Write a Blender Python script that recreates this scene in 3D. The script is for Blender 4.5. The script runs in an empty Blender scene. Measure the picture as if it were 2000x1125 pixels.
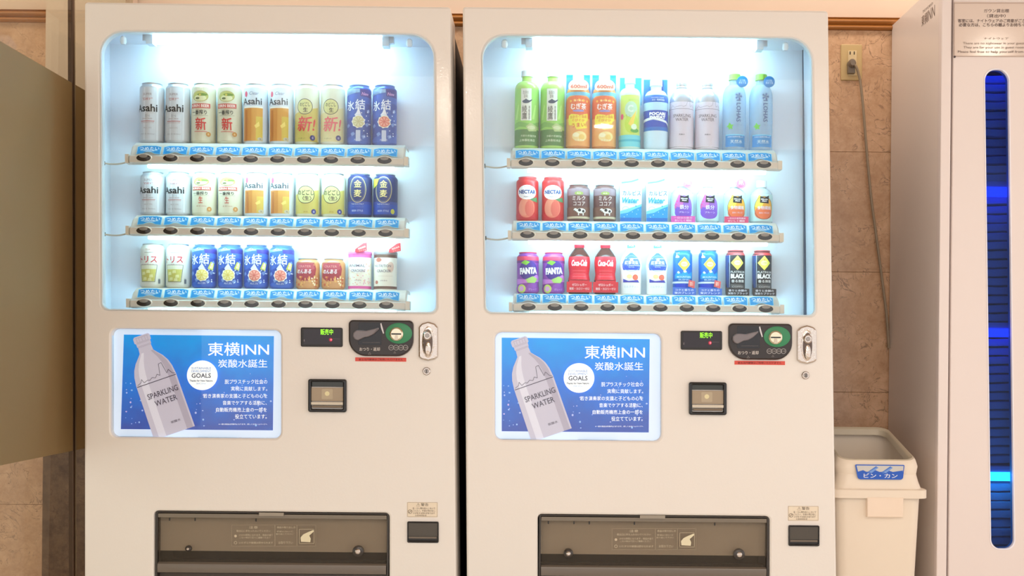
import bpy, bmesh, math, random
from mathutils import Vector, Matrix
from mathutils.geometry import tessellate_polygon
random.seed(7)
SC = bpy.context.scene
COL = SC.collection

# ------------------------------------------------------------------ camera
F = 2455.0          # focal length in pixels of the 2000 px wide frame
PX, PY = 1060.0, 695.0   # principal point
DF = 3.36           # camera to machine fronts
CZ = 0.90           # camera height
ROLL = 0.0095
cam = bpy.data.cameras.new('camera')
cam.sensor_width = 36.0
cam.lens = F / 2000 * 36
cam.shift_x = (1000 - PX) / 2000
cam.shift_y = (PY - 562.5) / 2000
cam.clip_start = 0.05
camo = bpy.data.objects.new('camera', cam)
COL.objects.link(camo)
camo.matrix_world = Matrix.Translation((0, -DF, CZ)) @ Matrix.Rotation(math.pi/2, 4, 'X') @ Matrix.Rotation(ROLL, 4, 'Z')
SC.camera = camo
SC.view_settings.view_transform = 'Standard'
SC.view_settings.look = 'None'
SC.view_settings.gamma = 1.0
SC.view_settings.use_curve_mapping = False
SC.view_settings.exposure = 0.31

# ------------------------------------------------------------------ light
w = bpy.data.worlds.new('world'); SC.world = w
w.use_nodes = True
w.node_tree.nodes['Background'].inputs[0].default_value = (1.0, 0.955, 0.93, 1)
w.node_tree.nodes['Background'].inputs[1].default_value = 1.2
LAMP = (0.62, 0.93, 1.0)
def area(name, loc, rot, sx, sy, power, col):
    l = bpy.data.lights.new(name, 'AREA'); l.shape = 'RECTANGLE'
    l.size = sx; l.size_y = sy; l.energy = power; l.color = col
    o = bpy.data.objects.new(name, l); COL.objects.link(o)
    o.location = loc; o.rotation_euler = rot
    return o
area('ceiling_light', (0.2, -5.0, 2.488), (0, 0, 0), 3.8, 2.4, 62, (1.0, 0.92, 0.83))
area('added_wall_light', (0.0, 0.38, 2.46), (0, 0, 0), 4.6, 0.16, 14, (1.0, 0.89, 0.78))  # unseen lamp, added to brighten the back wall
for i_, (dx_, dy_) in enumerate(((-.6, -4.1), (-.62, -4.9), (2.1, -6.1), (2.25, -2.6), (.4, -5.2), (.9, -3.4))):
    l_ = area('downlight', (dx_, dy_, 2.47), (0, 0, 0), .12, .12, 5.5, (1.0, 0.88, 0.72)); l_.data.shape = 'DISK'

# ------------------------------------------------------------------ helpers
def lin(c):
    return tuple(((v/255)/12.92 if v/255 <= .04045 else ((v/255+.055)/1.055)**2.4) for v in c)
MATS = {}
def mat(rgb, rough=.45, metal=0.0, emit=0.0, alpha=1.0, bump=0.0, bscale=60, key='', spec=.5, ecol=None, coat=0):
    k = (tuple(rgb), rough, metal, emit, alpha, bump, bscale, key)
    if k in MATS: return MATS[k]
    m = bpy.data.materials.new('paint_%d_%d_%d' % tuple(int(v) for v in rgb))
    m.use_nodes = True
    nt = m.node_tree; b = nt.nodes['Principled BSDF']
    b.inputs['Base Color'].default_value = (*lin(rgb), 1)
    b.inputs['Roughness'].default_value = rough
    b.inputs['Metallic'].default_value = metal
    b.inputs['Specular IOR Level'].default_value = spec
    if emit:
        b.inputs['Emission Color'].default_value = (*(lin(ecol or rgb)), 1)
        b.inputs['Emission Strength'].default_value = emit
    if bump:
        n = nt.nodes.new('ShaderNodeTexNoise'); n.inputs['Scale'].default_value = bscale
        n.inputs['Detail'].default_value = 2
        g = nt.nodes.new('ShaderNodeNewGeometry')
        bm_ = nt.nodes.new('ShaderNodeBump'); bm_.inputs['Strength'].default_value = bump
        bm_.inputs['Distance'].default_value = .002
        nt.links.new(g.outputs['Position'], n.inputs['Vector'])
        nt.links.new(n.outputs['Fac'], bm_.inputs['Height'])
        nt.links.new(bm_.outputs['Normal'], b.inputs['Normal'])
        if coat:
            b.inputs['Coat Weight'].default_value = coat; b.inputs['Coat Roughness'].default_value = .05
            nt.links.new(bm_.outputs['Normal'], b.inputs['Coat Normal'])
    if alpha < 1:
        t = nt.nodes.new('ShaderNodeBsdfTransparent'); t.inputs[0].default_value = (*[.35+.65*v for v in lin(rgb)], 1)
        mx = nt.nodes.new('ShaderNodeMixShader'); mx.inputs[0].default_value = alpha
        nt.links.new(t.outputs[0], mx.inputs[1]); nt.links.new(b.outputs[0], mx.inputs[2])
        nt.links.new(mx.outputs[0], nt.nodes['Material Output'].inputs[0])
    MATS[k] = m
    return m

def glass_mat(name, tint, refl=1.0, ior=1.45, rough=0.02):
    m = bpy.data.materials.new(name); m.use_nodes = True
    nt = m.node_tree; nt.nodes.remove(nt.nodes['Principled BSDF'])
    t = nt.nodes.new('ShaderNodeBsdfTransparent'); t.inputs[0].default_value = (*tint, 1)
    g = nt.nodes.new('ShaderNodeBsdfGlossy'); g.inputs['Roughness'].default_value = rough
    g.inputs[0].default_value = (refl, refl, refl, 1)
    lw = nt.nodes.new('ShaderNodeLayerWeight'); lw.inputs[0].default_value = .5
    pw = nt.nodes.new('ShaderNodeMath'); pw.operation = 'POWER'; pw.inputs[1].default_value = 5
    f = nt.nodes.new('ShaderNodeMath'); f.operation = 'MULTIPLY_ADD'; r0 = ((ior-1)/(ior+1))**2
    f.inputs[1].default_value = 1-r0; f.inputs[2].default_value = r0
    nt.links.new(lw.outputs['Facing'], pw.inputs[0]); nt.links.new(pw.outputs[0], f.inputs[0])
    mx = nt.nodes.new('ShaderNodeMixShader')
    nt.links.new(f.outputs[0], mx.inputs[0]); nt.links.new(t.outputs[0], mx.inputs[1]); nt.links.new(g.outputs[0], mx.inputs[2])
    nt.links.new(mx.outputs[0], nt.nodes['Material Output'].inputs[0])
    return m

def U(px, py, y=0.0):
    """point of the plane y=const seen at a photograph pixel"""
    dx, dy = px-PX, py-PY
    c, s = math.cos(ROLL), math.sin(ROLL)
    wx, wd = dx*c + dy*s, -dx*s + dy*c
    D = DF + y
    return Vector((wx*D/F, y, CZ - wd*D/F))
def UX(px, py, X):
    """point of the plane x=const seen at a photograph pixel"""
    dx, dy = px-PX, py-PY
    c, s = math.cos(ROLL), math.sin(ROLL)
    wx, wd = dx*c + dy*s, -dx*s + dy*c
    D = X*F/wx
    return Vector((X, D-DF, CZ - wd*D/F))

WLOC = {}
def link(o, parent, wl):
    COL.objects.link(o)
    WLOC[o.name] = Vector(wl)
    if parent is not None:
        o.parent = parent
        o.location = Vector(wl) - WLOC[parent.name]
    else:
        o.location = wl
def thing(name, label, cat, loc=(0, 0, 0), group=None):
    o = bpy.data.objects.new(name, None); o.empty_display_size = .05
    link(o, None, loc)
    o['label'] = label; o['category'] = cat
    if group: o['group'] = group
    return o
def tag(o, label=None, cat=None, group=None, kind=None):
    if label: o['label'] = label
    if cat: o['category'] = cat
    if group: o['group'] = group
    if kind: o['kind'] = kind
    return o

class G:
    def __init__(s): s.v = []; s.f = []; s.m = []
    def add(s, vs, fs, m=0):
        b = len(s.v); s.v += [tuple(v) for v in vs]
        s.f += [tuple(b+i for i in f) for f in fs]; s.m += [m]*len(fs)
    def box(s, x0, x1, y0, y1, z0, z1, m=0):
        if x0 > x1: x0, x1 = x1, x0
        if y0 > y1: y0, y1 = y1, y0
        if z0 > z1: z0, z1 = z1, z0
        s.add([(x0,y0,z0),(x1,y0,z0),(x1,y1,z0),(x0,y1,z0),(x0,y0,z1),(x1,y0,z1),(x1,y1,z1),(x0,y1,z1)],
              [(3,2,1,0),(4,5,6,7),(0,1,5,4),(1,2,6,5),(2,3,7,6),(3,0,4,7)], m)
        return s
    def quadprism(s, c4, y0, y1, m=0):
        """c4: four (x,z) counter-clockwise seen from the front"""
        n = len(c4)
        vs = [(x, y0, z) for x, z in c4] + [(x, y1, z) for x, z in c4]
        fs = [tuple(range(n)), tuple(range(2*n-1, n-1, -1))]
        fs += [(i, i+n, (i+1) % n+n, (i+1) % n) for i in range(n)]
        s.add(vs, fs, m); return s
    def grid(s, rows, m=0, closed=True, cap0=False, cap1=False):
        n = len(rows[0]); vs = [v for r in rows for v in r]; fs = []
        for i in range(len(rows)-1):
            for j in range(n if closed else n-1):
                k = (j+1) % n
                fs.append((i*n+j, i*n+k, (i+1)*n+k, (i+1)*n+j))
        if cap0: fs.append(tuple(range(n-1, -1, -1)))
        if cap1: fs.append(tuple((len(rows)-1)*n+j for j in range(n)))
        s.add(vs, fs, m); return s
    def lathe(s, prof, c=(0, 0, 0), n=32, m=0, ysc=1.0, cap0=True, cap1=True):
        rows = [[(c[0]+r*math.cos(2*math.pi*j/n), c[1]+ysc*r*math.sin(2*math.pi*j/n), c[2]+z) for j in range(n)] for r, z in prof]
        return s.grid(rows, m, True, cap0, cap1)
    def disc(s, cx, cz, rx, rz, y0, y1, m=0, n=28, taper=1.0, rot=0.0):
        """round plate standing off a wall facing the viewer (y0 front, y1 back)"""
        rows = []
        for (k, y) in ((1.0, y1), (1.0, y0+(y1-y0)*.25), (taper*.93, y0)):
            r = []
            for j in range(n):
                a = 2*math.pi*j/n; u, w = rx*k*math.cos(a), rz*k*math.sin(a)
                r.append((cx+u*math.cos(rot)-w*math.sin(rot), y, cz+u*math.sin(rot)+w*math.cos(rot)))
            rows.append(r)
        return s.grid(rows, m, True, False, True)
    def tube(s, path, r, m=0, n=8):
        P = [Vector(p) for p in path]; rows = []
        for i, p in enumerate(P):
            t = (P[min(i+1, len(P)-1)]-P[max(i-1, 0)]).normalized()
            a = t.cross(Vector((0.13, 1, .07))).normalized(); b = t.cross(a)
            rows.append([tuple(p + a*r*math.cos(2*math.pi*j/n) + b*r*math.sin(2*math.pi*j/n)) for j in range(n)])
        return s.grid(rows, m, True, True, True)
    def plate(s, outer, holes=(), y0=0.0, yo=.02, yh=None, bev=.003, m=0, back=False):
        """plate facing the viewer: outlines are lists of (x,z); rounded front edges"""
        yh = yo if yh is None else yh
        def area_(l): return sum(l[i][0]*l[(i+1) % len(l)][1]-l[(i+1) % len(l)][0]*l[i][1] for i in range(len(l)))
        loops = []
        for i, l in enumerate([outer]+list(holes)):
            l = list(l)
            if (area_(l) > 0) != (i == 0): l.reverse()
            loops.append(l)
        def off(l, d):
            out = []; n = len(l)
            for i in range(n):
                p, q, r = Vector(l[i-1]), Vector(l[i]), Vector(l[(i+1) % n])
                e1, e2 = (q-p), (r-q)
                n1 = Vector((-e1.y, e1.x)).normalized() if e1.length > 1e-9 else Vector((0, 0))
                n2 = Vector((-e2.y, e2.x)).normalized() if e2.length > 1e-9 else n1
                nn = n1+n2
                if nn.length < 1e-6: nn = n1
                nn.normalize(); k = max(.4, nn.dot(n1))
                out.append(tuple(q+nn*d/k))
            return out
        fr = [off(l, bev) for l in loops]
        flat = [p for l in fr for p in l]
        tris = tessellate_polygon([[Vector((p[0], p[1], 0)) for p in l] for l in fr])
        T = []
        for t in tris:
            a, b, c = (flat[i] for i in t)
            if (b[0]-a[0])*(c[1]-a[1])-(c[0]-a[0])*(b[1]-a[1]) < 0: t = (t[0], t[2], t[1])
            T.append(t)
        s.add([(p[0], y0, p[1]) for p in flat], T, m)
        for i, l in enumerate(loops):
            rings = [(fr[i], y0)]
            if bev > 0:
                rings += [(off(l, bev*.3), y0+bev*.3), (l, y0+bev)]
            rings.append((l, yo if i == 0 else yh))
            rows = [[(p[0], y, p[1]) for p in rr] for rr, y in reversed(rings)]
            s.grid(rows, m, True)
            if back and i == 0 and not holes:
                s.add([(p[0], yo, p[1]) for p in l], [tuple(range(len(l)-1, -1, -1))], m)
        return s
    def build(s, name, mats, parent=None, origin=None, smooth=True, angle=32):
        me = bpy.data.meshes.new(name)
        if origin is None:
            xs, ys, zs = zip(*s.v)
            origin = ((min(xs)+max(xs))/2, (min(ys)+max(ys))/2, min(zs) if parent is None else (min(zs)+max(zs))/2)
        ox, oy, oz = origin
        me.from_pydata([(x-ox, y-oy, z-oz) for x, y, z in s.v], [], s.f)
        if not isinstance(mats, (list, tuple)): mats = [mats]
        for m in mats: me.materials.append(m)
        me.polygons.foreach_set('material_index', s.m)
        if smooth:
            me.polygons.foreach_set('use_smooth', [True]*len(s.f))
            me.set_sharp_from_angle(angle=math.radians(angle))
        me.update()
        o = bpy.data.objects.new(name, me)
        link(o, parent, origin)
        return o

def rpoly(pts, rad, n=7):
    """round the corners of a polygon; rad is one number or one per corner"""
    if not isinstance(rad, (list, tuple)): rad = [rad]*len(pts)
    out = []; N = len(pts)
    for i in range(N):
        p, q, r = Vector(pts[i-1]), Vector(pts[i]), Vector(pts[(i+1) % N])
        R = min(rad[i], (p-q).length*.49, (r-q).length*.49)
        if R <= 0: out.append(tuple(q)); continue
        a, b = q+(p-q).normalized()*R, q+(r-q).normalized()*R
        for k in range(n+1):
            t = k/n
            # blend of quadratic curve pulled to a circular look
            w_ = .7071*2*t*(1-t)
            den = (1-t)**2+w_+t*t
            out.append(tuple((a*(1-t)**2+q*w_+b*t*t)/den))
    return out
def XZ(v): return (v.x, v.z)
def quad(x0, y0, x1, y1, yy=0.0, x0b=None, x1b=None):
    """pixel rectangle -> (x,z) corners, counter-clockwise; x0b/x1b = bottom x if it leans"""
    x0b = x0 if x0b is None else x0b; x1b = x1 if x1b is None else x1b
    s = ROLL
    return [XZ(U(x0b, y1, yy)), XZ(U(x1b, y1+s*(x1-x0), yy)), XZ(U(x1, y0+s*(x1-x0), yy)), XZ(U(x0, y0, yy))]

# ---- flat print: coloured shapes and lettering laid on a surface
TCACHE = {}
def text2d(s, bold=0.0, shear=0.0):
    k = (s, bold, shear)
    if k in TCACHE: return TCACHE[k]
    thick = 0
    if any(ord(c) > 0x2000 for c in s): thick, bold = min(bold, .03), 0.0
    cu = bpy.data.curves.new('lettering', 'FONT'); cu.body = s; cu.resolution_u = 2
    cu.offset = bold; cu.shear = shear; cu.align_x = 'CENTER'; cu.space_line = .95
    o = bpy.data.objects.new('lettering', cu)
    me = bpy.data.meshes.new_from_object(o)
    vs = [(v.co.x, v.co.y) for v in me.vertices]; fs = [tuple(p.vertices) for p in me.polygons]
    bpy.data.objects.remove(o); bpy.data.curves.remove(cu); bpy.data.meshes.remove(me)
    if not vs: TCACHE[k] = ([], [], 1, 0, 0); return TCACHE[k]
    x0 = min(v[0] for v in vs); x1 = max(v[0] for v in vs); y0 = min(v[1] for v in vs); y1 = max(v[1] for v in vs)
    W, H = max(x1-x0, 1e-4), max(y1-y0, 1e-4)
    TCACHE[k] = ([((x-x0)/W-.5, (y-y0)/H-.5) for x, y in vs], fs, W/H, thick/W, thick/H)
    return TCACHE[k]
class D:
    def __init__(s): s.ops = []; s.mats = []
    def mi(s, c):
        m = c if not isinstance(c, (tuple, list)) else mat(c, .42)
        if m not in s.mats: s.mats.append(m)
        return s.mats.index(m)
    def poly(s, pts, c, lay=None):
        pts = list(pts)
        T = tessellate_polygon([[Vector((p[0], p[1], 0)) for p in pts]])
        s.raw(pts, T, c, lay); return s
    def raw(s, pts, T, c, lay=None):
        out = []
        for t in T:
            a, b, cc = pts[t[0]], pts[t[1]], pts[t[2]]
            if (b[0]-a[0])*(cc[1]-a[1])-(cc[0]-a[0])*(b[1]-a[1]) < 0: t = tuple(reversed(t))
            out.append(tuple(t))
        s.ops.append((pts, out, s.mi(c), len(s.ops)+1 if lay is None else lay)); return s
    def rect(s, x0, y0, x1, y1, c, r=0, lay=None):
        p = [(x0, y0), (x1, y0), (x1, y1), (x0, y1)]
        return s.poly(rpoly(p, r, 4) if r else p, c, lay)
    def ell(s, cx, cy, rx, ry, c, n=20, rot=0, lay=None):
        cr, sr = math.cos(rot), math.sin(rot)
        return s.poly([(cx+rx*math.cos(2*math.pi*i/n)*cr-ry*math.sin(2*math.pi*i/n)*sr,
                        cy+rx*math.cos(2*math.pi*i/n)*sr+ry*math.sin(2*math.pi*i/n)*cr) for i in range(n)], c, lay)
    def ring(s, cx, cy, rx, ry, wd, c, n=24, lay=None):
        vs = []; 
        for k in (1, 0):
            for i in range(n):
                a = 2*math.pi*i/n
                vs.append((cx+(rx-wd*(1-k))*math.cos(a), cy+(ry-wd*(1-k))*math.sin(a)))
        T = []
        for i in range(n):
            j = (i+1) % n
            T += [(i, j, n+j), (i, n+j, n+i)]
        return s.raw(vs, T, c, lay)
    def frame(s, x0, y0, x1, y1, wd, c):
        l = len(s.ops)+1
        s.rect(x0, y0, x1, y0+wd, c, 0, l); s.rect(x0, y1-wd, x1, y1, c, 0, l)
        s.rect(x0, y0, x0+wd, y1, c, 0, l); return s.rect(x1-wd, y0, x1, y1, c, 0, l)
    def line(s, a, b, wd, c, lay=None):
        a, b = Vector(a), Vector(b); n = Vector((-(b-a).y, (b-a).x)).normalized()*wd/2
        return s.poly([tuple(a+n), tuple(a-n), tuple(b-n), tuple(b+n)], c, lay)
    def txt(s, t, cx, cy, W=None, H=None, c=(0, 0, 0), rot=0, bold=0.0, shear=0.0, lay=None):
        vs, fs, asp, tw, th_ = text2d(t, bold, shear)
        if not vs: return s
        if W is None: W = H*asp
        if H is None: H = W/asp
        cr, sr = math.cos(rot), math.sin(rot)
        l0 = len(s.ops)+1 if lay is None else lay
        for q_, (ox, oy) in enumerate(((0, 0), (1, 0), (.5, .8)) if tw > 0.0001 else ((0, 0),)):
            pts = [(cx+(x+ox*tw)*W*cr-(y+oy*th_)*H*sr, cy+(x+ox*tw)*W*sr+(y+oy*th_)*H*cr) for x, y in vs]
            s.ops.append((pts, [tuple(f) for f in fs], s.mi(c), l0+q_*.3))
        return s
    def build(s, name, parent, mapf, step=None, vstep=None, lay=.00012, origin=None):
        bm = bmesh.new()
        L = bm.faces.layers.int.new('lay') if False else None
        for pts, fs, mi, ly in s.ops:
            vs = [bm.verts.new((p[0], p[1], ly*.001)) for p in pts]
            for f in fs:
                try:
                    ff = bm.faces.new([vs[i] for i in f]); ff.material_index = mi
                except ValueError: pass
        if step:
            xs = [v.co.x for v in bm.verts]; x = math.floor(min(xs)/step)*step+step
            while x < max(xs):
                bmesh.ops.bisect_plane(bm, geom=bm.verts[:]+bm.edges[:]+bm.faces[:], plane_co=(x, 0, 0), plane_no=(1, 0, 0)); x += step
        if vstep:
            ys = [v.co.y for v in bm.verts]; y = math.floor(min(ys)/vstep)*vstep+vstep
            while y < max(ys):
                bmesh.ops.bisect_plane(bm, geom=bm.verts[:]+bm.edges[:]+bm.faces[:], plane_co=(0, y, 0), plane_no=(0, 1, 0)); y += vstep
        for v in bm.verts:
            v.co = mapf(v.co.x, v.co.y, .00025+v.co.z*1000*lay)
        if origin is None:
            n = len(bm.verts); origin = sum((v.co for v in bm.verts), Vector())/n
        for v in bm.verts: v.co -= Vector(origin)
        me = bpy.data.meshes.new(name); bm.to_mesh(me); bm.free()
        for m in s.mats: me.materials.append(m)
        o = bpy.data.objects.new(name, me); link(o, parent, origin)
        return o
def pxmap(yplane):
    return lambda x, y, off: U(x, -y, yplane-off)

# ------------------------------------------------------------------ materials
WHITE = mat((238, 232, 226), .35, bump=.09, bscale=150, coat=.5)
WHITE2 = mat((232, 222, 212), .25)
INNER = mat((222, 226, 236), .35)
DARKBODY = mat((38, 35, 36), .6)
BLACK = mat((26, 23, 24), .35)
BLACKG = mat((20, 18, 20), .15)
CHROME = mat((200, 190, 182), .14, 1.0, bump=.5, bscale=160)
STEEL = mat((150, 143, 138), .3, 1.0)
CREAM = mat((226, 202, 180), .7)
TUBE = mat((255, 255, 255), .5, emit=27, ecol=(180, 238, 255), key='tube')
STRIP = mat((255, 255, 255), .5, emit=21, ecol=(180, 238, 255), key='strip')
GLASS = glass_mat('display_glass', (.97, .99, .99), .5)
PANE = glass_mat('partition_glass', (.90, .90, .84), .5, 1.2)
CLEAR = glass_mat('clear_plastic', (.93, .95, .96), .8, 1.4, .08)

SMOKE = mat((120, 110, 98), .08, alpha=.16, key='smoke')
[n for n in SMOKE.node_tree.nodes if n.type == 'BSDF_TRANSPARENT'][0].inputs[0].default_value = (.84, .82, .79, 1)
def marble(lo=(186, 142, 106), hi=(234, 194, 158)):
    m = bpy.data.materials.new('rose_marble'); m.use_nodes = True
    nt = m.node_tree; N = nt.nodes; b = N['Principled BSDF']; b.inputs['Roughness'].default_value = .22
    g = N.new('ShaderNodeNewGeometry'); oi = N.new('ShaderNodeObjectInfo')
    n1 = N.new('ShaderNodeTexNoise'); n1.inputs['Scale'].default_value = 16; n1.inputs['Detail'].default_value = 8; n1.inputs['Roughness'].default_value = .8
    r1 = N.new('ShaderNodeValToRGB')
    r1.color_ramp.elements[0].position = .3; r1.color_ramp.elements[0].color = (*lin(lo), 1)
    r1.color_ramp.elements[1].position = .72; r1.color_ramp.elements[1].color = (*lin(hi), 1)
    n2 = N.new('ShaderNodeTexNoise'); n2.inputs['Scale'].default_value = 13; n2.inputs['Detail'].default_value = 4; n2.inputs['Distortion'].default_value = 2.2
    r2 = N.new('ShaderNodeValToRGB'); e = r2.color_ramp.elements
    e[0].position = .485; e[0].color = (0, 0, 0, 1); e[1].position = .515; e[1].color = (0, 0, 0, 1)
    k = e.new(.5); k.color = (1, 1, 1, 1)
    n3 = N.new('ShaderNodeTexNoise'); n3.inputs['Scale'].default_value = 16
    r3 = N.new('ShaderNodeValToRGB'); r3.color_ramp.elements[0].position = .40; r3.color_ramp.elements[1].position = .58
    mul = N.new('ShaderNodeMath'); mul.operation = 'MULTIPLY'
    mul2 = N.new('ShaderNodeMath'); mul2.operation = 'MULTIPLY'; mul2.inputs[1].default_value = .62
    mx = N.new('ShaderNodeMix'); mx.data_type = 'RGBA'; mx.inputs[7].default_value = (*lin((88, 54, 36)), 1)
    hs = N.new('ShaderNodeHueSaturation')
    mr = N.new('ShaderNodeMapRange'); mr.inputs[3].default_value = .88; mr.inputs[4].default_value = 1.08
    for n in (n1, n2, n3): nt.links.new(g.outputs['Position'], n.inputs['Vector'])
    nt.links.new(n1.outputs['Fac'], r1.inputs[0]); nt.links.new(n2.outputs['Fac'], r2.inputs[0]); nt.links.new(n3.outputs['Fac'], r3.inputs[0])
    nt.links.new(r2.outputs[0], mul.inputs[0]); nt.links.new(r3.outputs[0], mul.inputs[1]); nt.links.new(mul.outputs[0], mul2.inputs[0])
    nt.links.new(mul2.outputs[0], mx.inputs[0]); nt.links.new(r1.outputs[0], mx.inputs[6])
    nt.links.new(oi.outputs['Random'], mr.inputs[0]); nt.links.new(mr.outputs[0], hs.inputs['Value'])
    nt.links.new(mx.outputs[2], hs.inputs['Color']); nt.links.new(hs.outputs[0], b.inputs['Base Color'])
    return m
MARBLE = marble()
def wood():
    m = bpy.data.materials.new('varnished_wood'); m.use_nodes = True
    nt = m.node_tree; N = nt.nodes; b = N['Principled BSDF']; b.inputs['Roughness'].default_value = .3
    g = N.new('ShaderNodeNewGeometry'); mp = N.new('ShaderNodeMapping'); mp.inputs['Scale'].default_value = (2, 60, 60)
    n = N.new('ShaderNodeTexNoise'); n.inputs['Scale'].default_value = 3
    r = N.new('ShaderNodeValToRGB'); r.color_ramp.elements[0].color = (*lin((150, 92, 38)), 1); r.color_ramp.elements[1].color = (*lin((186, 122, 58)), 1)
    nt.links.new(g.outputs['Position'], mp.inputs[0]); nt.links.new(mp.outputs[0], n.inputs[0]); nt.links.new(n.outputs['Fac'], r.inputs[0]); nt.links.new(r.outputs[0], b.inputs[0])
    return m
WOOD = wood()
def floor_mat():
    m = bpy.data.materials.new('polished_floor'); m.use_nodes = True
    nt = m.node_tree; N = nt.nodes; b = N['Principled BSDF']; b.inputs['Roughness'].default_value = .25
    n = N.new('ShaderNodeTexNoise'); n.inputs['Scale'].default_value = 6; n.inputs['Detail'].default_value = 5
    r = N.new('ShaderNodeValToRGB'); r.color_ramp.elements[0].color = (*lin((230, 220, 206)), 1); r.color_ramp.elements[1].color = (*lin((240, 230, 216)), 1)
    g = N.new('ShaderNodeNewGeometry'); nt.links.new(g.outputs['Position'], n.inputs[0]); nt.links.new(n.outputs['Fac'], r.inputs[0]); nt.links.new(r.outputs[0], b.inputs[0])
    return m

# ------------------------------------------------------------------ room shell
WY = 0.73      # back wall
g = G().box(-4, 4, -6.5, WY+.2, -.08, 0); tag(g.build('floor', floor_mat()), kind='structure')
g = G().box(-4, 4, -6.5, WY+.2, 2.5, 2.58); tag(g.build('ceiling', mat((196, 178, 160), .8)), kind='structure')
ztrim0, ztrim1 = U(1680, 61, WY).z, U(1680, 38, WY).z
wall = G().box(-4, 4, WY, WY+.2, 0, 2.5, 0).build('wall_back', CREAM); tag(wall, kind='structure')
# marble tiles of the dado: 0.39 m courses under the wooden rail
TH = (U(1680, 532, WY).z-U(1680, 766, WY).z)
zs = U(1680, 298, WY).z
rows = [(zs, ztrim0)]
z = zs
while z > 0:
    rows.append((max(0.0, z-TH), z)); z -= TH
xt = U(87, 1000, WY).x
tmesh = {}
for (a, b) in rows:
    for i in range(-3, 9):
        x0 = xt + i*.56; x1 = x0+.56
        key = round(b-a, 4)
        if key not in tmesh:
            gg = G().plate([(x0+.0004, a+.0004), (x1-.0004, a+.0004), (x1-.0004, b-.0004), (x0+.0004, b-.0004)], (), WY-.012, WY-.0005, None, .0008)
            o = gg.build('tile', MARBLE, wall); tmesh[key] = o.data
        else:
            o = bpy.data.objects.new('tile', tmesh[key])
            link(o, wall, ((x0+x1)/2, WY-.00625, (a+b)/2))
# moulded wooden rail
prof = []
for k in range(25):
    t = k/24; zz = ztrim0+(ztrim1-ztrim0)*t
    prof.append((WY-.016-.011*abs(math.sin(t*math.pi*2+.5))-.004*t, zz))
g = G(); rws = []
for x in (-4, 4): rws.append([(x, y, z_) for y, z_ in prof]+[(x, WY, ztrim1), (x, WY, ztrim0)])
g.grid([list(r) for r in rws], 0, True, True, True)
tag(g.build('trim_1', WOOD, angle=50), kind='structure')
# pilaster left of the machines, seen through the glass
xa = U(86, 400, .60).x
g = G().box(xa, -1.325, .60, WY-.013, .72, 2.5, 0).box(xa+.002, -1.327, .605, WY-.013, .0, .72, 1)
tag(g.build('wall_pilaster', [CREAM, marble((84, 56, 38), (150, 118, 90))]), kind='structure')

# ------------------------------------------------------------------ glass partition
GX = -1.30
part = thing('glass_partition', 'clear glass partition with a wide frosted film band left of the vending machines', 'partition', (GX, 0, 0))
ya, yb2 = UX(143.5, 10, GX), UX(145.5, 1115, GX)
def yj(z): return ya.y+(yb2.y-ya.y)*(z-ya.z)/(yb2.z-ya.z)
def yzprism(x0, x1, c4):
    g_ = G(); vs = [(x0, y, z_) for y, z_ in c4]+[(x1, y, z_) for y, z_ in c4]
    g_.add(vs, [(0, 1, 2, 3), (7, 6, 5, 4)]+[(i, i+4, (i+1) % 4+4, (i+1) % 4) for i in range(4)])
    return g_
def strip(x0, x1, o0, o1, z0, z1):
    f = lambda o, z_: o if isinstance(o, tuple) else yj(z_)+o
    g0 = [(o0[0] if isinstance(o0, tuple) else yj(z0)+o0, z0), (o1[0] if isinstance(o1, tuple) else yj(z0)+o1, z0), (o1[0] if isinstance(o1, tuple) else yj(z1)+o1, z1), (o0[0] if isinstance(o0, tuple) else yj(z1)+o0, z1)]
    return yzprism(x0, x1, g0)
for a, b in (((-1.4,), -.012), (.012, (.595,))):
    strip(GX-.010, GX, a, b, .0, 2.45).build('pane', PANE, part)
strip(GX-.011, GX+.002, -.012, .002, 0, 2.45).build('pane_joint', mat((84, 60, 42), .5), part)
strip(GX-.011, GX+.001, .002, .011, 0, 2.45).build('edge_seal', mat((176, 160, 132), .35), part)
zf1 = (UX(0, 82, GX).z+UX(160, 172, GX).z)/2; zf0 = (UX(0, 908, GX).z+UX(163, 877, GX).z)/2
frm = bpy.data.materials.new('frosted_film'); frm.use_nodes = True
nt = frm.node_tree; bs = nt.nodes['Principled BSDF']; bs.inputs['Base Color'].default_value = (*lin((156, 138, 106)), 1); bs.inputs['Roughness'].default_value = .55
tr = nt.nodes.new('ShaderNodeBsdfTransparent'); tr.inputs[0].default_value = (.75, .62, .45, 1)
bs.inputs['Specular IOR Level'].default_value = .12
tl = nt.nodes.new('ShaderNodeBsdfTranslucent'); tl.inputs[0].default_value = (*lin((206, 182, 146)), 1)
m0 = nt.nodes.new('ShaderNodeMixShader'); m0.inputs[0].default_value = .45
nt.links.new(bs.outputs[0], m0.inputs[1]); nt.links.new(tl.outputs[0], m0.inputs[2])
mx = nt.nodes.new('ShaderNodeMixShader'); mx.inputs[0].default_value = .93
nt.links.new(tr.outputs[0], mx.inputs[1]); nt.links.new(m0.outputs[0], mx.inputs[2]); nt.links.new(mx.outputs[0], nt.nodes['Material Output'].inputs[0])
for a, b in (((-1.4,), -.012), (.012, (.595,))):
    strip(GX+.0002, GX+.0008, a, b, zf0, zf1).build('frosted_film', frm, part)
G().box(GX-.02, GX+.01, -1.4, .595, 2.45, 2.5).build('top_rail', STEEL, part)

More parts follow.
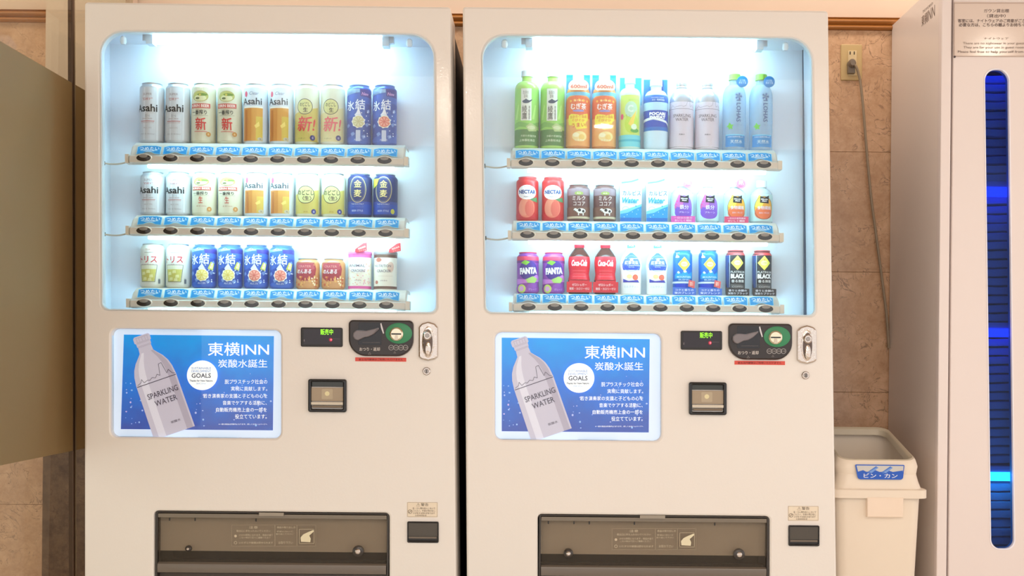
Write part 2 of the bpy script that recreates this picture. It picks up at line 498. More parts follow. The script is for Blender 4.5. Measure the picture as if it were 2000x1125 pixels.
# ------------------------------------------------------------------ vending machines
def lerp(a, b, t): return a+(b-a)*t
def card_print():
    d = D()
    BL = (38, 150, 222)
    arch = [(-23, 0), (-12, 1.5), (-6, 4.5), (0, 5.5), (6, 4.5), (12, 1.5), (23, 0)]
    d.poly(arch+[(23, 17), (12, 19.5), (-12, 19.5), (-23, 17)], (150, 215, 245))
    d.poly([(p[0]*.95, p[1]+1.2) for p in arch]+[(21.8, 16.2), (12, 18.4), (-12, 18.4), (-21.8, 16.2)], BL)
    d.ell(0, 8.2, 12, 2.2, (176, 214, 244), 16); d.ell(-13, 9.5, 4, 2.0, (140, 200, 240), 12); d.ell(13, 9.5, 4, 1.8, (140, 200, 240), 12)
    d.txt('つめたい', 0, 12.9, 38, 7.2, (250, 253, 255), bold=.03)
    d.txt('COLD DRINK', 0, 8.0, 14, 1.6, (60, 110, 190))
    return d

CARD_MESH = {}
def machine(P):
    side = P['side']
    base = U((P['L'][0]+P['R'][0])/2, 1125, 0)
    mc = thing('vending_machine', P['label'], 'vending machine', (base.x, 0, 0), 'white drink vending machines standing side by side')
    (lx0, lx1), (rx0, rx1) = P['L'], P['R']
    def edge(top, bot, py): return lerp(top, bot, (py-15)/(1110))
    ytl, ytr = P['top']
    # outline of the front, down to the floor
    TL, TR = XZ(U(lx0, ytl)), XZ(U(rx0, ytr))
    zb = .06
    def xat(t, b, z_):
        a, c = U(t, 15), U(b, 1125)
        return a.x+(c.x-a.x)*(z_-a.z)/(c.z-a.z)
    BLc, BRc = (xat(lx0, lx1, zb), zb), (xat(rx0, rx1, zb), zb)
    outer = rpoly([BLc, BRc, TR, TL], .009, 5)
    W = P['win']   # x0 top,x0 bottom,x1 top,x1 bottom,y0,y1
    wq = quad(W[0], W[4], W[2], W[5], 0, W[1], W[3])
    whole = rpoly(wq, [.018, .018, .062, .062], 9)
    pf = P['poster']; pq = quad(*pf)
    phole = rpoly(pq, .018, 6)
    hx0, hx1, hy = P['hatch']
    hq = quad(hx0, hy, hx1, 1215); hhole = rpoly(hq, [.004, .004, .011, .011], 4)
    G().plate(outer, [whole, phole, hhole], 0, .165, .03, .006).build('door_panel', WHITE, mc)
    # chrome-bright thin bead round the display opening
    def grow(l, d):
        cx = sum(p[0] for p in l)/len(l); cz = sum(p[1] for p in l)/len(l)
        return [(cx+(p[0]-cx)*(1+d/abs(l[0][0]-cx+1e-6)*0)+(d if p[0] > cx else -d), p[1]+(d if p[1] > cz else -d)) for p in l]
    G().plate(grow(whole, .0012), [grow(whole, -.0022)], -.0012, .02, .02, .0005).build('window_gasket', mat((214, 222, 226), .3), mc)
    # body behind the door
    zt = U(890, P['bodytop'], .17).z
    x0t, x1t = TL[0]+.004, TR[0]-.003
    G().quadprism([(BLc[0]+.004, .03), (BRc[0]-.004, .03), (x1t, zt), (x0t, zt)], .167, .69).build('cabinet_body', DARKBODY, mc)
    for fx in (BLc[0]+.06, BRc[0]-.06):
        for fy in (.12, .62): G().lathe([(.022, 0), (.022, .012), (.010, .014), (.010, .06)], (fx, fy, 0), 14).build('foot', DARKBODY, mc)
    G().box(BLc[0]+.01, BRc[0]-.01, .03, .05, .035, .06+.003).build('kick_plate', BLACK, mc)
    # light box of the display
    YB = .160
    b0 = W[0]+P['flare'][0]; b1 = W[2]-P['flare'][1]
    bx0, bx1 = U(P['inner'][0], 340, YB).x, U(P['inner'][1], 340, YB).x
    topz = max(q[1] for q in wq); botz = min(q[1] for q in wq)
    fx0a, fx1a = wq[3][0], wq[2][0]; fx0b, fx1b = wq[0][0], wq[1][0]
    zt2, zb2 = topz+.004, botz-.004
    fl, fr_ = [(fx0b-.003, .012, zb2), (fx0a-.003, .012, zt2)], [(fx1b+.003, .012, zb2), (fx1a+.003, .012, zt2)]
    dxl = (fx0b-fx0a); dxr = (fx1b-fx1a)
    bl, br = [(bx0+dxl*.5, YB, zb2), (bx0-dxl*.5, YB, zt2)], [(bx1+dxr*.5, YB, zb2), (bx1-dxr*.5, YB, zt2)]
    e = .004
    back = G(); back.quadprism([(bl[0][0], zb2), (br[0][0], zb2), (br[1][0], zt2), (bl[1][0], zt2)], YB, YB+.004)
    back.build('display_backdrop', INNER, mc)
    for (f, b_, s_) in ((fl, bl, -1), (fr_, br, 1)):
        sd = G(); vs = [f[0], b_[0], b_[1], f[1]]
        vs2 = [(v[0]+s_*e, v[1], v[2]) for v in vs]
        sd.add(vs+vs2, [(0, 1, 2, 3), (7, 6, 5, 4), (0, 4, 5, 1), (1, 5, 6, 2), (2, 6, 7, 3), (3, 7, 4, 0)])
        sd.build('display_side', INNER, mc)
    for z_, s_ in ((zt2, 1), (zb2, -1)):
        i = 1 if s_ == 1 else 0
        sd = G(); vs = [fl[i], fr_[i], br[i], bl[i]]; vs2 = [(v[0], v[1], v[2]+s_*e) for v in vs]
        sd.add(vs+vs2, [(0, 1, 2, 3), (7, 6, 5, 4), (0, 4, 5, 1), (1, 5, 6, 2), (2, 6, 7, 3), (3, 7, 4, 0)])
        sd.build('display_ceiling' if s_ == 1 else 'display_floor', INNER, mc)
    # dark seam at the inner side
    sx = P['seam']
    if sx: 
        a, b_ = U(sx[0], W[4]+30, .15), U(sx[1], W[5]+4, .15)
        G().quadprism([(b_.x-.004, b_.z), (b_.x+.003, b_.z), (a.x+.003, a.z), (a.x-.004, a.z)], .148, .156).build('side_seam', P['seammat'], mc)
    # lamp
    l0, l1 = U(P['lamp'][0], P['lampy'], .06), U(P['lamp'][1], P['lampy']+4, .06)
    lz = (l0.z+l1.z)/2
    lamp = G(); r = .0135; n = 16
    rws = [[(x, .06+rr*math.cos(2*math.pi*j/n), lz+rr*math.sin(2*math.pi*j/n)) for j in range(n)] for x, rr in ((l0.x, r*.7), (l0.x+.004, r), (l1.x-.004, r), (l1.x, r*.7))]
    lamp.grid(rws, 0, True, True, True); lo = lamp.build('lamp_tube', TUBE, mc)
    for x, s_ in ((l0.x, -1), (l1.x, 1)):
        hg = G().box(x, x+s_*.018, .042, .078, lz-.016, zt2, 0).box(x+s_*.018, x+s_*.03, .05, .07, lz-.006, zt2, 0)
        hg.build('lamp_holder', mat((205, 212, 222), .3), mc)
        hx = x+s_*.075
        G().lathe([(.006, -.022), (.009, -.016), (.008, -.004), (.004, .0)], (hx, .03, topz-.006), 12).build('panel_latch', mat((225, 235, 245), .2), mc)
    # shelves
    for ri, row in enumerate(P['rows']):
        (cx0, cy0), (cx1, cy1) = row['btn']; ybot = row['bot']
        yb = .030
        p0, p1 = U(row['x'][0], ybot, yb), U(row['x'][1], ybot+ROLL*(row['x'][1]-row['x'][0]), yb)
        zbot = (p0.z+p1.z)/2
        rail = G()
        # profile: rounded front with a sloping card deck and a product tray behind
        zB = row['z']
        prof = [(yb+.002, zbot), (yb-.006, zbot+.004), (yb-.008, zbot+.012), (yb-.006, zbot+.021), (yb, zbot+.0235), (yb+.006, zbot+.0245),
                (yb+.024, zB-.011), (yb+.028, zB-.0095), (.078, zB), (.152, zB), (.152, zB-.006), (.078, zB-.006), (yb+.032, zB-.016), (yb+.02, zbot+.004), (yb+.016, zbot)]
        xs_ = [p0.x, p0.x+.004, p1.x-.004, p1.x]
        rws = []
        for k, x in enumerate(xs_):
            q = .85 if k in (0, 3) else 1
            rws.append([(x, yb+.02+(y-yb-.02)*q, (zbot+.015)+(z_-zbot-.015)*q) for y, z_ in prof])
        rail.grid([list(reversed(r_)) for r_ in rws], 0, True, True, True)
        ro = rail.build('shelf_rail', mat((224, 212, 200), .35), mc)
        G().box(p0.x+.045, p1.x-.03, yb+.016, yb+.034, zbot-.007, zbot+.001).build('light_strip', STRIP, ro)
        # end brackets
        for x, s_ in ((p0.x, -1), (p1.x, 1)):
            G().box(x-.001, x+s_*.010, yb-.004, yb+.03, zbot+.002, zbot+.026, 0).build('end_cap', mat((228, 214, 198), .35), ro)
        for i in range(10):
            t = i/9
            bc = U(lerp(cx0, cx1, t), lerp(cy0, cy1, t), yb-.008)
            if 'b' not in CARD_MESH:
                bg = G()
                bg.disc(0, 0, .0225, .0118, -.001, .006, 0, 28)
                bg.disc(0, -.0006, .0195, .0092, -.0022, .002, 1, 24, .9)
                bg.disc(0, .0045, .0115, .0048, -.0042, .0, 2, 20, .75)
                bo = bg.build('select_button', [mat((230, 216, 200), .3), mat((46, 38, 38), .12), mat((150, 138, 130), .2)], ro, origin=(0, 0, 0))
                CARD_MESH['b'] = bo.data
                bo.location = bc-WLOC[ro.name]
            else:
                bo = bpy.data.objects.new('select_button', CARD_MESH['b']); link(bo, ro, bc)
            cp = U(lerp(row['cardx'][0], row['cardx'][1], t), lerp(row['card'][0], row['card'][1], t)+18.5, yb+.0015) if isinstance(row['card'], tuple) else None
            if 'c' not in CARD_MESH:
                co = card_print().build('cold_label', ro, lambda x, y, off: Vector((x*.00141, -off+.015*(y/19.5), y*.00134)), origin=(0, 0, 0))
                CARD_MESH['c'] = co.data
                co.location = cp-WLOC[ro.name]; WLOC[co.name] = cp
            else:
                co = bpy.data.objects.new('cold_label', CARD_MESH['c']); link(co, ro, cp)
        # feed cable
        if row['cable']:
            a = U(row['cable'][0], row['cable'][1], .02); b_ = Vector((p0.x, .045, zbot+.010))
            pts = [a.lerp(b_, k/8)+Vector((0, 0, -.006*math.sin(math.pi*k/8))) for k in range(9)]
            G().tube(pts, .0022, 0, 8).build('feed_cable', mat((190, 180, 165), .4), ro)
            G().box(a.x-.003, a.x+.004, .014, .03, a.z-.005, a.z+.005).build('cable_clip', BLACK, ro)
    # glazing
    G().plate(grow(whole, -.002), [], .006, .009, None, 0, back=True).build('window_glass', GLASS, mc)
    # ---- poster light box
    ps = P['pscale']      # maps left machine poster pixels to this machine's
    def q(x, y): return (ps[0]+(x-242)*ps[2], ps[1]+(y-654)*ps[3])
    pin = [(p[0], p[1]) for p in pq]
    tray = G()
    for k in range(4):
        a, b_ = pq[k], pq[(k+1) % 4]
        tray.add([(a[0], .008, a[1]), (b_[0], .008, b_[1]), (b_[0], .028, b_[1]), (a[0], .028, a[1])], [(0, 1, 2, 3), (3, 2, 1, 0)])
    tray.build('poster_tray', mat((226, 236, 246), .3, emit=.25, ecol=(190, 225, 250), key='tray'), mc)
    G().quadprism(pq, .022, .030).build('poster_backing', mat((226, 228, 240), .4, emit=.42, ecol=(200, 225, 255), key='bk'), mc)
    pm = bpy.data.materials.new('poster_print_backlit'); pm.use_nodes = True
    nt = pm.node_tree; N = nt.nodes; b = N['Principled BSDF']; b.inputs['Roughness'].default_value = .3
    gm = N.new('ShaderNodeNewGeometry'); sp = N.new('ShaderNodeSeparateXYZ'); mr = N.new('ShaderNodeMapRange')
    mr.inputs[1].default_value = U(*q(300, 840)).z; mr.inputs[2].default_value = U(*q(300, 654)).z
    rp = N.new('ShaderNodeValToRGB'); el = rp.color_ramp.elements
    el[0].color = (*lin((62, 84, 170)), 1); el[1].color = (*lin((12, 152, 236)), 1)  # backlight, stronger at the top, painted into the blue of the print
    k_ = el.new(.5); k_.color = (*lin((40, 116, 214)), 1)
    nz = N.new('ShaderNodeTexNoise'); nz.inputs['Scale'].default_value = 22; nz.inputs['Detail'].default_value = 4
    ad = N.new('ShaderNodeMath'); ad.operation = 'MULTIPLY_ADD'; ad.inputs[1].default_value = .5
    sb = N.new('ShaderNodeMath'); sb.operation = 'SUBTRACT'; sb.inputs[1].default_value = .25
    nt.links.new(gm.outputs['Position'], sp.inputs[0]); nt.links.new(sp.outputs['Z'], mr.inputs[0]); nt.links.new(gm.outputs['Position'], nz.inputs['Vector'])
    nt.links.new(nz.outputs['Fac'], ad.inputs[0]); nt.links.new(mr.outputs[0], ad.inputs[2]); nt.links.new(ad.outputs[0], sb.inputs[0]); nt.links.new(sb.outputs[0], rp.inputs[0])
    nt.links.new(rp.outputs[0], b.inputs['Base Color']); nt.links.new(rp.outputs[0], b.inputs['Emission Color']); b.inputs['Emission Strength'].default_value = .36
    def em(c, s_=.45): return mat(c, .35, emit=s_*.72, key='poster')
    d = D(); WT = em((250, 252, 255), .6)
    def r2(x0, y0, x1, y1, c, r=0): a, b_ = q(x0, y0), q(x1, y1); d.rect(a[0], -b_[1], b_[0], -a[1], c, r)
    def t2(s_, x0, y0, x1, y1, c, **k):
        a, b_ = q(x0, y0), q(x1, y1)
        d.txt(s_, (a[0]+b_[0])/2, -(a[1]+b_[1])/2, b_[0]-a[0], b_[1]-a[1], c, **k)
    d.poly([(q(*p)[0], -q(*p)[1]) for p in ((P['ptilt'], 838), (533, 840.5), (535, 656.5), (242, 653.5))], pm)
    rnd = random.Random(4 if side == 'left' else 4)
    for _ in range(70):
        x, y = rnd.uniform(245, 530), rnd.uniform(660, 835); rr = rnd.uniform(.5, 2.2)
        if rnd.random() < .6: x = rnd.choice((rnd.uniform(245, 275), rnd.uniform(375, 400), rnd.uniform(450, 530))); y = rnd.uniform(740, 835)
        a = q(x, y); d.ell(a[0], -a[1], rr, rr*rnd.uniform(.6, 1.2), em((150+rnd.randint(0, 70), 195, 245), .4), 9)
    # bottle picture
    ax, ay = 275, 655; bx, by = 341, 846
    ux, uy = (bx-ax), (by-ay); Ln = math.hypot(ux, uy); ux, uy = ux/Ln, uy/Ln; nx_, ny_ = -uy, ux
    def bp(t, s_): # t along the bottle, s_ across (right positive)
        x, y = ax+ux*t-nx_*s_, ay+uy*t-ny_*s_
        a = q(x, y); return (a[0], -a[1])
    half = [(0, 14), (3, 17), (12, 17), (14, 14.5), (20, 14.5), (22, 13), (34, 14), (40, 19), (50, 28), (62, 35), (75, 39), (92, 41), (202, 42)]
    LIL = em((204, 196, 214), .38); LIL2 = em((186, 176, 196), .3); LIL3 = em((224, 218, 232), .4); INK = em((78, 66, 90), .04)
    d.poly([bp(t, -s_) for t, s_ in half]+[bp(t, s_) for t, s_ in reversed(half)], LIL)
    d.poly([bp(t, s_*.92) for t, s_ in half[6:]]+[bp(t, s_*.62) for t, s_ in reversed(half[6:])], LIL2)
    d.poly([bp(t, -s_*.75) for t, s_ in half[6:]]+[bp(t, -s_*.40) for t, s_ in reversed(half[6:])], LIL3)
    for t in (3, 12, 14, 20, 22): d.line(bp(t, -13), bp(t, 13), 1.0, LIL2)
    for s_ in (-11, -6, 0, 6, 11): d.line(bp(4, s_), bp(11, s_), .9, LIL2)
    d.line(bp(94, -40), bp(94, 40), 1.3, INK)
    sky = [(-38, 3), (-30, 6), (-27, 12), (-24, 4), (-16, 7), (-12, 5), (-6, 9), (0, 6), (5, 12), (10, 8), (14, 30), (20, 31), (24, 8), (29, 14), (34, 5), (39, 3)]
    for (s0, h0), (s1, h1) in zip(sky, sky[1:]): d.line(bp(94-h0, s0), bp(94-h1, s1), .8, INK)
    ang = math.atan2(-(bp(100, 20)[1]-bp(100, -20)[1])*-1, bp(100, 20)[0]-bp(100, -20)[0])
    c1, c2 = bp(119, 4), bp(136, 5)
    d.txt('SPARKLING', c1[0], c1[1], 62, 11, INK, rot=ang, bold=.004); d.txt('WATER', c2[0], c2[1], 45, 11, INK, rot=ang, bold=.004)
    c3 = bp(180, 10); d.txt('炭酸水', c3[0], c3[1], 20, 5, INK, rot=ang)
    a = q(395, 733)
    d.ell(a[0], -a[1], 30, 29, WT, 40)
    t2('SUSTAINABLE', 374, 717, 412, 721.5, em((40, 120, 210), .15)); t2('DEVELOPMENT', 374, 723, 412, 727.5, em((40, 120, 210), .15))
    t2('GOALS', 374, 729, 412, 738, em((70, 66, 96), .04), bold=.02)
    t2('Thanks for New Nature', 370, 741.5, 415, 745.5, em((70, 60, 90), .1), bold=.02); t2('2030.SDGs', 383, 747.5, 402, 750.5, em((120, 150, 200), .2))
    t2('東横INN', 406, 669, 525, 695, WT, bold=.015); t2('炭酸水誕生', 426, 702, 522, 718, WT, bold=.008)
    for s_, x0, y0, x1, y1 in (('脱プラスチック社会の', 439, 741, 522, 750), ('実現に貢献します。', 451, 755, 522, 763.5), ('若き演奏家の支援と子どもの心を', 397, 769, 522, 777.5),
                               ('音楽でケアする活動に、', 435, 782.5, 521, 791), ('自動販売機売上金の一部を', 422, 796, 521, 804.5), ('役立てています。', 459, 809, 521, 818),
                               ('※一部の商品は対象外となります。詳しくはホームページへ', 427, 827, 522, 830)):
        t2(s_, x0, y0, x1, y1, WT, bold=.006)
    d.build('poster_print', mc, pxmap(.0215), lay=.00006)
    G().plate(rpoly(pq, .016, 6), [], .012, .014, None, 0, back=True).build('poster_cover', GLASS, mc)
    # ---- small display
    x0, y0, x1, y1 = P['disp']
    dsp = G().plate(rpoly(quad(x0, y0, x1, y1), .004, 3), [], -.006, .002, None, .002).build('status_display', BLACK, mc)
    d = D(); X = lambda t: lerp(x0, x1, t); Y = lambda t: -(y0+(y1-y0)*t)
    d.rect(X(.06), Y(.88), X(.95), Y(.10), mat((34, 24, 34), .12, key='scr'))
    d.rect(X(.70), Y(.62), X(.93), Y(.58), mat((70, 62, 70), .3))
    GR = mat((150, 255, 40), .4, emit=1.4, ecol=(140, 255, 30), key='led')
    d.txt('販売中', X(.615), Y(.235), (x1-x0)*.30, (y1-y0)*.30, GR)
    d.ell(X(.71), Y(.64), 3.4, 3.8, mat((150, 20, 50), .4, emit=.35, key='ledr0'), 16)
    d.ell(X(.72), Y(.64), 1.6, 1.8, mat((255, 120, 130), .4, emit=2.0, ecol=(255, 70, 90), key='ledr'), 12)
    d.txt('¥', X(.075), Y(.68), 2.5, 5, (150, 140, 150))
    d.build('screen', dsp, pxmap(-.0062))
    # ---- coin panel
    x0, y0, x1, y1 = P['coin']
    cq = quad(x0, y0, x1, y1)
    sh = rpoly([cq[0], cq[1], cq[2], cq[3]], [.045, .045, .012, .012], 9)
    cpn = G().plate(sh, [], -.012, .002, None, .004).build('coin_panel', mat((44, 36, 36), .28), mc)
    X = lambda v: x0+(v-682)*(x1-x0)/126; Y = lambda v: y0+(v-625)*(y1-y0)/70
    def UU(a, b, y=-.012): return U(X(a), Y(b), y)
    c = UU(779, 651); G().disc(c.x, c.z, .0355, .0275, -.0155, -.010, 0, 36, .95).build('green_surround', mat((52, 140, 96), .4), cpn)
    c = UU(775, 652.5); cs = G().disc(c.x, c.z, .0180, .0180, -.024, -.014, 0, 32, .86).build('coin_slot', mat((215, 205, 180), .25, 1.0), cpn)
    G().box(c.x-.013, c.x+.013, -.0262, -.0235, c.z-.0018, c.z+.0018, 0).build('slot', BLACKG, cs)
    G().quadprism([(c.x-.005, c.z-.016), (c.x+.005, c.z-.016), (c.x+.003, c.z-.003), (c.x-.003, c.z-.003)], -.0275, -.023).build('coin_guide', mat((190, 176, 156), .25, 1.0), cs)
    # recessed lever bay
    a, b_ = UU(700, 630), UU(745, 674)
    G().plate(rpoly([(a.x, b_.z), (b_.x, b_.z), (b_.x, a.z), (a.x, a.z)], .003, 3), [], -.0125, -.0115, None, .0003).build('lever_bay', mat((26, 26, 34), .2), cpn)
    body = [(690, 657), (694, 663), (700, 665), (706, 662), (712, 659), (720, 658), (730, 653), (741, 643), (741, 640), (728, 643), (716, 646), (706, 645), (697, 645), (691, 650)]
    pts = [XZ(UU(p[0], p[1])) for p in body]
    G().plate(rpoly(pts, .002, 2), [], -.024, -.0125, None, .003).build('return_lever', mat((128, 122, 128), .35), cpn)
    pts = [XZ(UU(p[0], p[1])) for p in ((743, 632), (745, 631), (748, 641), (750.5, 651), (748.5, 652), (744.5, 641))]
    G().plate(pts, [], -.0165, -.0125, None, .0005).build('lever_stop', mat((225, 222, 228), .3), cpn)
    a, b_ = UU(704, 671), UU(738, 673.5)
    d = D()
    d.txt('おつり・返却', X(722), -Y(682), 40, 7.0, (222, 214, 210), bold=.025)
    d.txt('△', X(722), -Y(690), 6, 5, (150, 140, 138)); d.txt('△', X(771), -Y(688), 5, 4, (150, 140, 138))
    for k, cx in enumerate((764, 773.5, 783, 792)):
        d.ring(X(cx), -Y(679), 5.3, 5.3, 1.1, (170, 166, 166), 18); d.txt(('500', '100', '50', '10')[k], X(cx), -Y(679), 6.5, 3, (180, 174, 172))
    d.line((X(708), -Y(669)), (X(742), -Y(669)), .8, (96, 90, 92))
    d.build('panel_print', cpn, pxmap(-.0123))
    # red note strip
    x0r, y0r, x1r, y1r = P['red']
    rs = G().quadprism(quad(x0r, y0r, x1r, y1r), -.0015, .001).build('red_notice_strip', mat((226, 84, 72), .5), mc)
    D().txt('新五百円硬貨はご利用いただけません', (x0r+x1r)/2, -(y0r+y1r)/2-.5, (x1r-x0r)*.86, (y1r-y0r)*.55, (110, 24, 22), bold=.02).build('strip_print', rs, pxmap(-.0016))
    # ---- note slot
    x0, y0, x1, y1 = P['note']; X = lambda v: x0+(v-603)*(x1-x0)/74.5; Y = lambda v: y0+(v-740)*(y1-y0)/65
    ns = G().plate(rpoly(quad(x0, y0, x1, y1), .006, 5), [rpoly(quad(X(609), Y(745), X(671), Y(799)), .003, 3)], -.012, .001, .012, .003).build('note_slot', BLACKG, mc)
    def bxx(a, b, c_, d_, ya, yb_, m, nm, **k):
        p, r_ = U(X(a), Y(b)), U(X(c_), Y(d_))
        g_ = G().plate(rpoly([(p.x, r_.z), (r_.x, r_.z), (r_.x, p.z), (p.x, p.z)], .001, 2), [], ya, yb_, None, .0008)
        return g_.build(nm, m, ns)
    bxx(609, 745, 671, 756, -.002, .01, mat((52, 56, 52), .2), 'slot_mouth')
    bxx(609, 757, 671, 784, -.007, .01, mat((168, 150, 126), .3), 'slot_flap')
    bxx(609, 785, 671, 791, -.012, .01, mat((214, 204, 186), .2), 'slot_lip')
    bxx(611, 792, 669, 797, -.008, .01, mat((120, 104, 84), .3), 'slot_base')
    d = D(); d.rect(X(628), -Y(780), X(650), -Y(760), mat((186, 170, 144), .35), 2)
    c = (X(639), -Y(769)); d.ell(c[0], c[1], 4.6, 4.6, mat((232, 222, 176), .4), 14)
    d.build('slot_emblem', ns, pxmap(-.0072))
    # ---- lock
    x0, y0, x1, y1 = P['lock']; X = lambda t: lerp(x0, x1, t); Y = lambda t: y0+(y1-y0)*t
    lk = [(0, .14), (.16, .05), (.5, -.0), (.84, .05), (1, .14), (1, .9), (.84, .96), (.5, 1), (.16, .96), (0, .9)]
    pts = [XZ(U(X(a), Y(b))) for a, b in reversed(lk)]
    lo = G().plate(rpoly(pts, .002, 2), [], -.010, .001, None, .004).build('lock_plate', CHROME, mc)
    c = U(X(.5), Y(.52)); w2 = (U(x1, 0).x-U(x0, 0).x)/2; h2 = (U(0, y0).z-U(0, y1).z)/2
    G().disc(c.x, c.z, w2*.62, h2*.80, -.014, -.008, 0, 32, .9).disc(c.x, c.z-.002, w2*.50, h2*.70, -.0145, -.012, 1, 32, .95).build('lock_handle', [CHROME, mat((96, 84, 78), .3, .9)], lo)
    c = U(X(.48), Y(.36)); G().disc(c.x, c.z, .0115, .0125, -.026, -.013, 0, 24, .8).disc(c.x, c.z, .006, .006, -.0275, -.025, 1, 16).build('lock_cylinder', [CHROME, STEEL], lo)
    c = U(X(.5), Y(.70)); G().disc(c.x, c.z, .008, .020, -.020, -.013, 0, 20, .8).build('lock_grip', CHROME, lo)
    kx, ky = P['key']; c = U(kx, ky)
    kh = G().disc(c.x, c.z, .0105, .0105, -.006, .001, 0, 24, .9).build('keyhole', CHROME, mc)
    G().disc(c.x, c.z, .0062, .0062, -.0075, -.005, 0, 18, .9).box(c.x-.001, c.x+.001, -.0085, -.007, c.z-.005, c.z+.004, 1).build('key_slot', [STEEL, BLACK], kh)
    # ---- warning sticker, coin return
    x0, y0, x1, y1 = P['warn']
    ws = G().plate(rpoly(quad(x0, y0, x1, y1), .003, 3), [], -.0008, .001, None, .0002).build('warning_sticker', mat((240, 226, 204), .45), mc)
    d = D(); X = lambda t: lerp(x0, x1, t); Y = lambda t: -(y0+(y1-y0)*t)
    IN = (120, 106, 92)
    d.frame(X(.01), Y(.98), X(.99), Y(.02), .8, (196, 180, 160))
    d.txt('⚠警告', X(.5), Y(.18), 24, 6.5, IN)
    d.txt('缶・びん等を投入しないで', X(.55), Y(.42), 44, 4, IN); d.txt('ください。中身が飛び出し', X(.55), Y(.58), 44, 4, IN); d.txt('けがをする恐れがあります', X(.55), Y(.74), 42, 4, IN)
    d.ring(X(.10), Y(.64), 4, 4, .8, IN); d.line((X(.06), Y(.72)), (X(.14), Y(.56)), .8, IN); d.txt('お客様相談室', X(.45), Y(.89), 22, 2.6, IN)
    d.build('sticker_print', ws, pxmap(-.0009))
    x0, y0, x1, y1 = P['ret']; X = lambda v: x0+(v-795.5)*(x1-x0)/61.5; Y = lambda v: y0+(v-1018)*(y1-y0)/42
    cr = G().plate(rpoly(quad(x0, y0, x1, y1), .004, 4), [rpoly(quad(X(798), Y(1020.5), X(854.5), Y(1056)), .002, 2)], -.006, .001, .02, .002).build('coin_return', BLACKG, mc)
    p, r_ = U(X(798), Y(1020.5)), U(X(854.5), Y(1056.5))
    G().quadprism([(p.x, r_.z+.012), (r_.x, r_.z+.012), (r_.x, p.z-.001), (p.x, p.z-.001)], -.003, -.0004).build('return_flap', mat((74, 68, 60), .25), cr)
    G().box(p.x+.001, r_.x-.002, -.005, -.0004, r_.z+.006, r_.z+.011).build('flap_lip', mat((110, 98, 86), .25), cr)
    G().box(p.x, r_.x, -.0015, -.0002, r_.z, p.z).build('return_cup', BLACK, cr)
    # ---- take-out hatch
    X = lambda v: hx0+(v-301)*(hx1-hx0)/459; Y = lambda v: hy+(v-998)
    A, B = hq[0], hq[2]
    xl, xr = A[0], B[0]; zt_, zbm = B[1], A[1]
    def zy(v, y=0.0): return U(X(530), Y(v)+ROLL*229, y).z
    ht = G()
    ht.box(xl, xl+.002, .03, .16, zbm, zt_).box(xr-.002, xr, .03, .16, zbm, zt_).box(xl, xr, .158, .16, zbm, zt_).box(xl, xr, .03, .16, zbm-.002, zbm).box(xl, xr, .03, .16, zt_, zt_+.002)
    hb = ht.build('hatch_box', mat((36, 31, 28), .5), mc)
    G().box(xl+.006, xr-.006, .030, .034, zy(1075, .03), zy(1006, .03)).build('hatch_baffle', mat((236, 222, 204), .35), hb)
    G().box(xl+.006, xr-.006, .05, .07, zy(1108, .05), zy(1092, .05)).build('hatch_ledge', mat((56, 50, 46), .4), hb)
    fr2 = G().plate([(xl+.0005, zbm), (xr-.0005, zbm), (xr-.0005, zt_-.0005), (xl+.0005, zt_-.0005)],
                    [[(xl+.006, zbm+.006), (xr-.006, zbm+.006), (xr-.006, zt_-.005), (xl+.006, zt_-.005)]], .004, .03, .03, .001)
    fr2.build('hatch_frame', mat((52, 46, 42), .3), hb)
    SMK = SMOKE
    zf0_, zf1_ = zy(1101), zy(1003)
    fp = G().box(xl+.007, xr-.007, .010, .013, zf0_, zf1_).build('hatch_flap', SMK, mc)
    fb = G(); pr = [(.010, zf0_+.004), (.002, zf0_), (.0, zy(1106)), (.002, zy(1118)), (.014, zy(1119)), (.016, zf0_)]
    fb.grid([[(x, y, z_) for y, z_ in reversed(pr)] for x in (xl+.007, xr-.007)], 0, True, True, True)
    fb.build('flap_grip', mat((112, 102, 92), .25), fp)
    G().box(xl+.007, xr-.007, .004, .012, zy(1010.5), zy(1003)).build('flap_top_bar', mat((124, 114, 100), .25), fp)
    tb = P['tab']
    a, b_ = U(tb[0], tb[1]), U(tb[2], tb[3])
    G().box(a.x, b_.x, -.001, .008, b_.z, a.z).build('pull_tab', mat((158, 148, 134), .3), fp)
    G().box(xl+.007, xr-.007, .020, .026, zbm+.006, zy(1121)).build('lower_guard', mat((66, 54, 46), .35), hb)
    for kx, ky, big in P['knobs']:
        c = U(kx, ky, .01)
        G().disc(c.x, c.z, .015*big, .015*big, .0, .012, 0, 20, .7).disc(c.x, c.z, .007*big, .007*big, -.004, .002, 1, 14, .7).build('flap_screw', [mat((60, 54, 50), .25), CHROME], fp)
    for tx in P['ticks']:
        c = U(tx, hy+15+ROLL*(tx-hx0), .009); G().box(c.x-.0016, c.x+.0016, .0085, .0105, c.z-.005, c.z+.003).build('flap_notch', BLACK, fp)
    d = D(); sx0, sy0 = P['fs']
    IV = mat((206, 192, 166), .5)
    def S(x, y): return (sx0+(x-452), -(sy0+(y-1025)))
    def tt(s_, cx, cy, W_, H_): a_ = S(cx, cy); d.txt(s_, a_[0], a_[1], W_, H_, IV)
    def fr(x0_, y0_, x1_, y1_): a_, b2 = S(x0_, y0_), S(x1_, y1_); d.frame(a_[0], b2[1], b2[0], a_[1], .6, mat((160, 146, 124), .5))
    fr(452, 1025, 537, 1067); fr(537, 1025, 580, 1067); fr(580, 1025, 617, 1067)
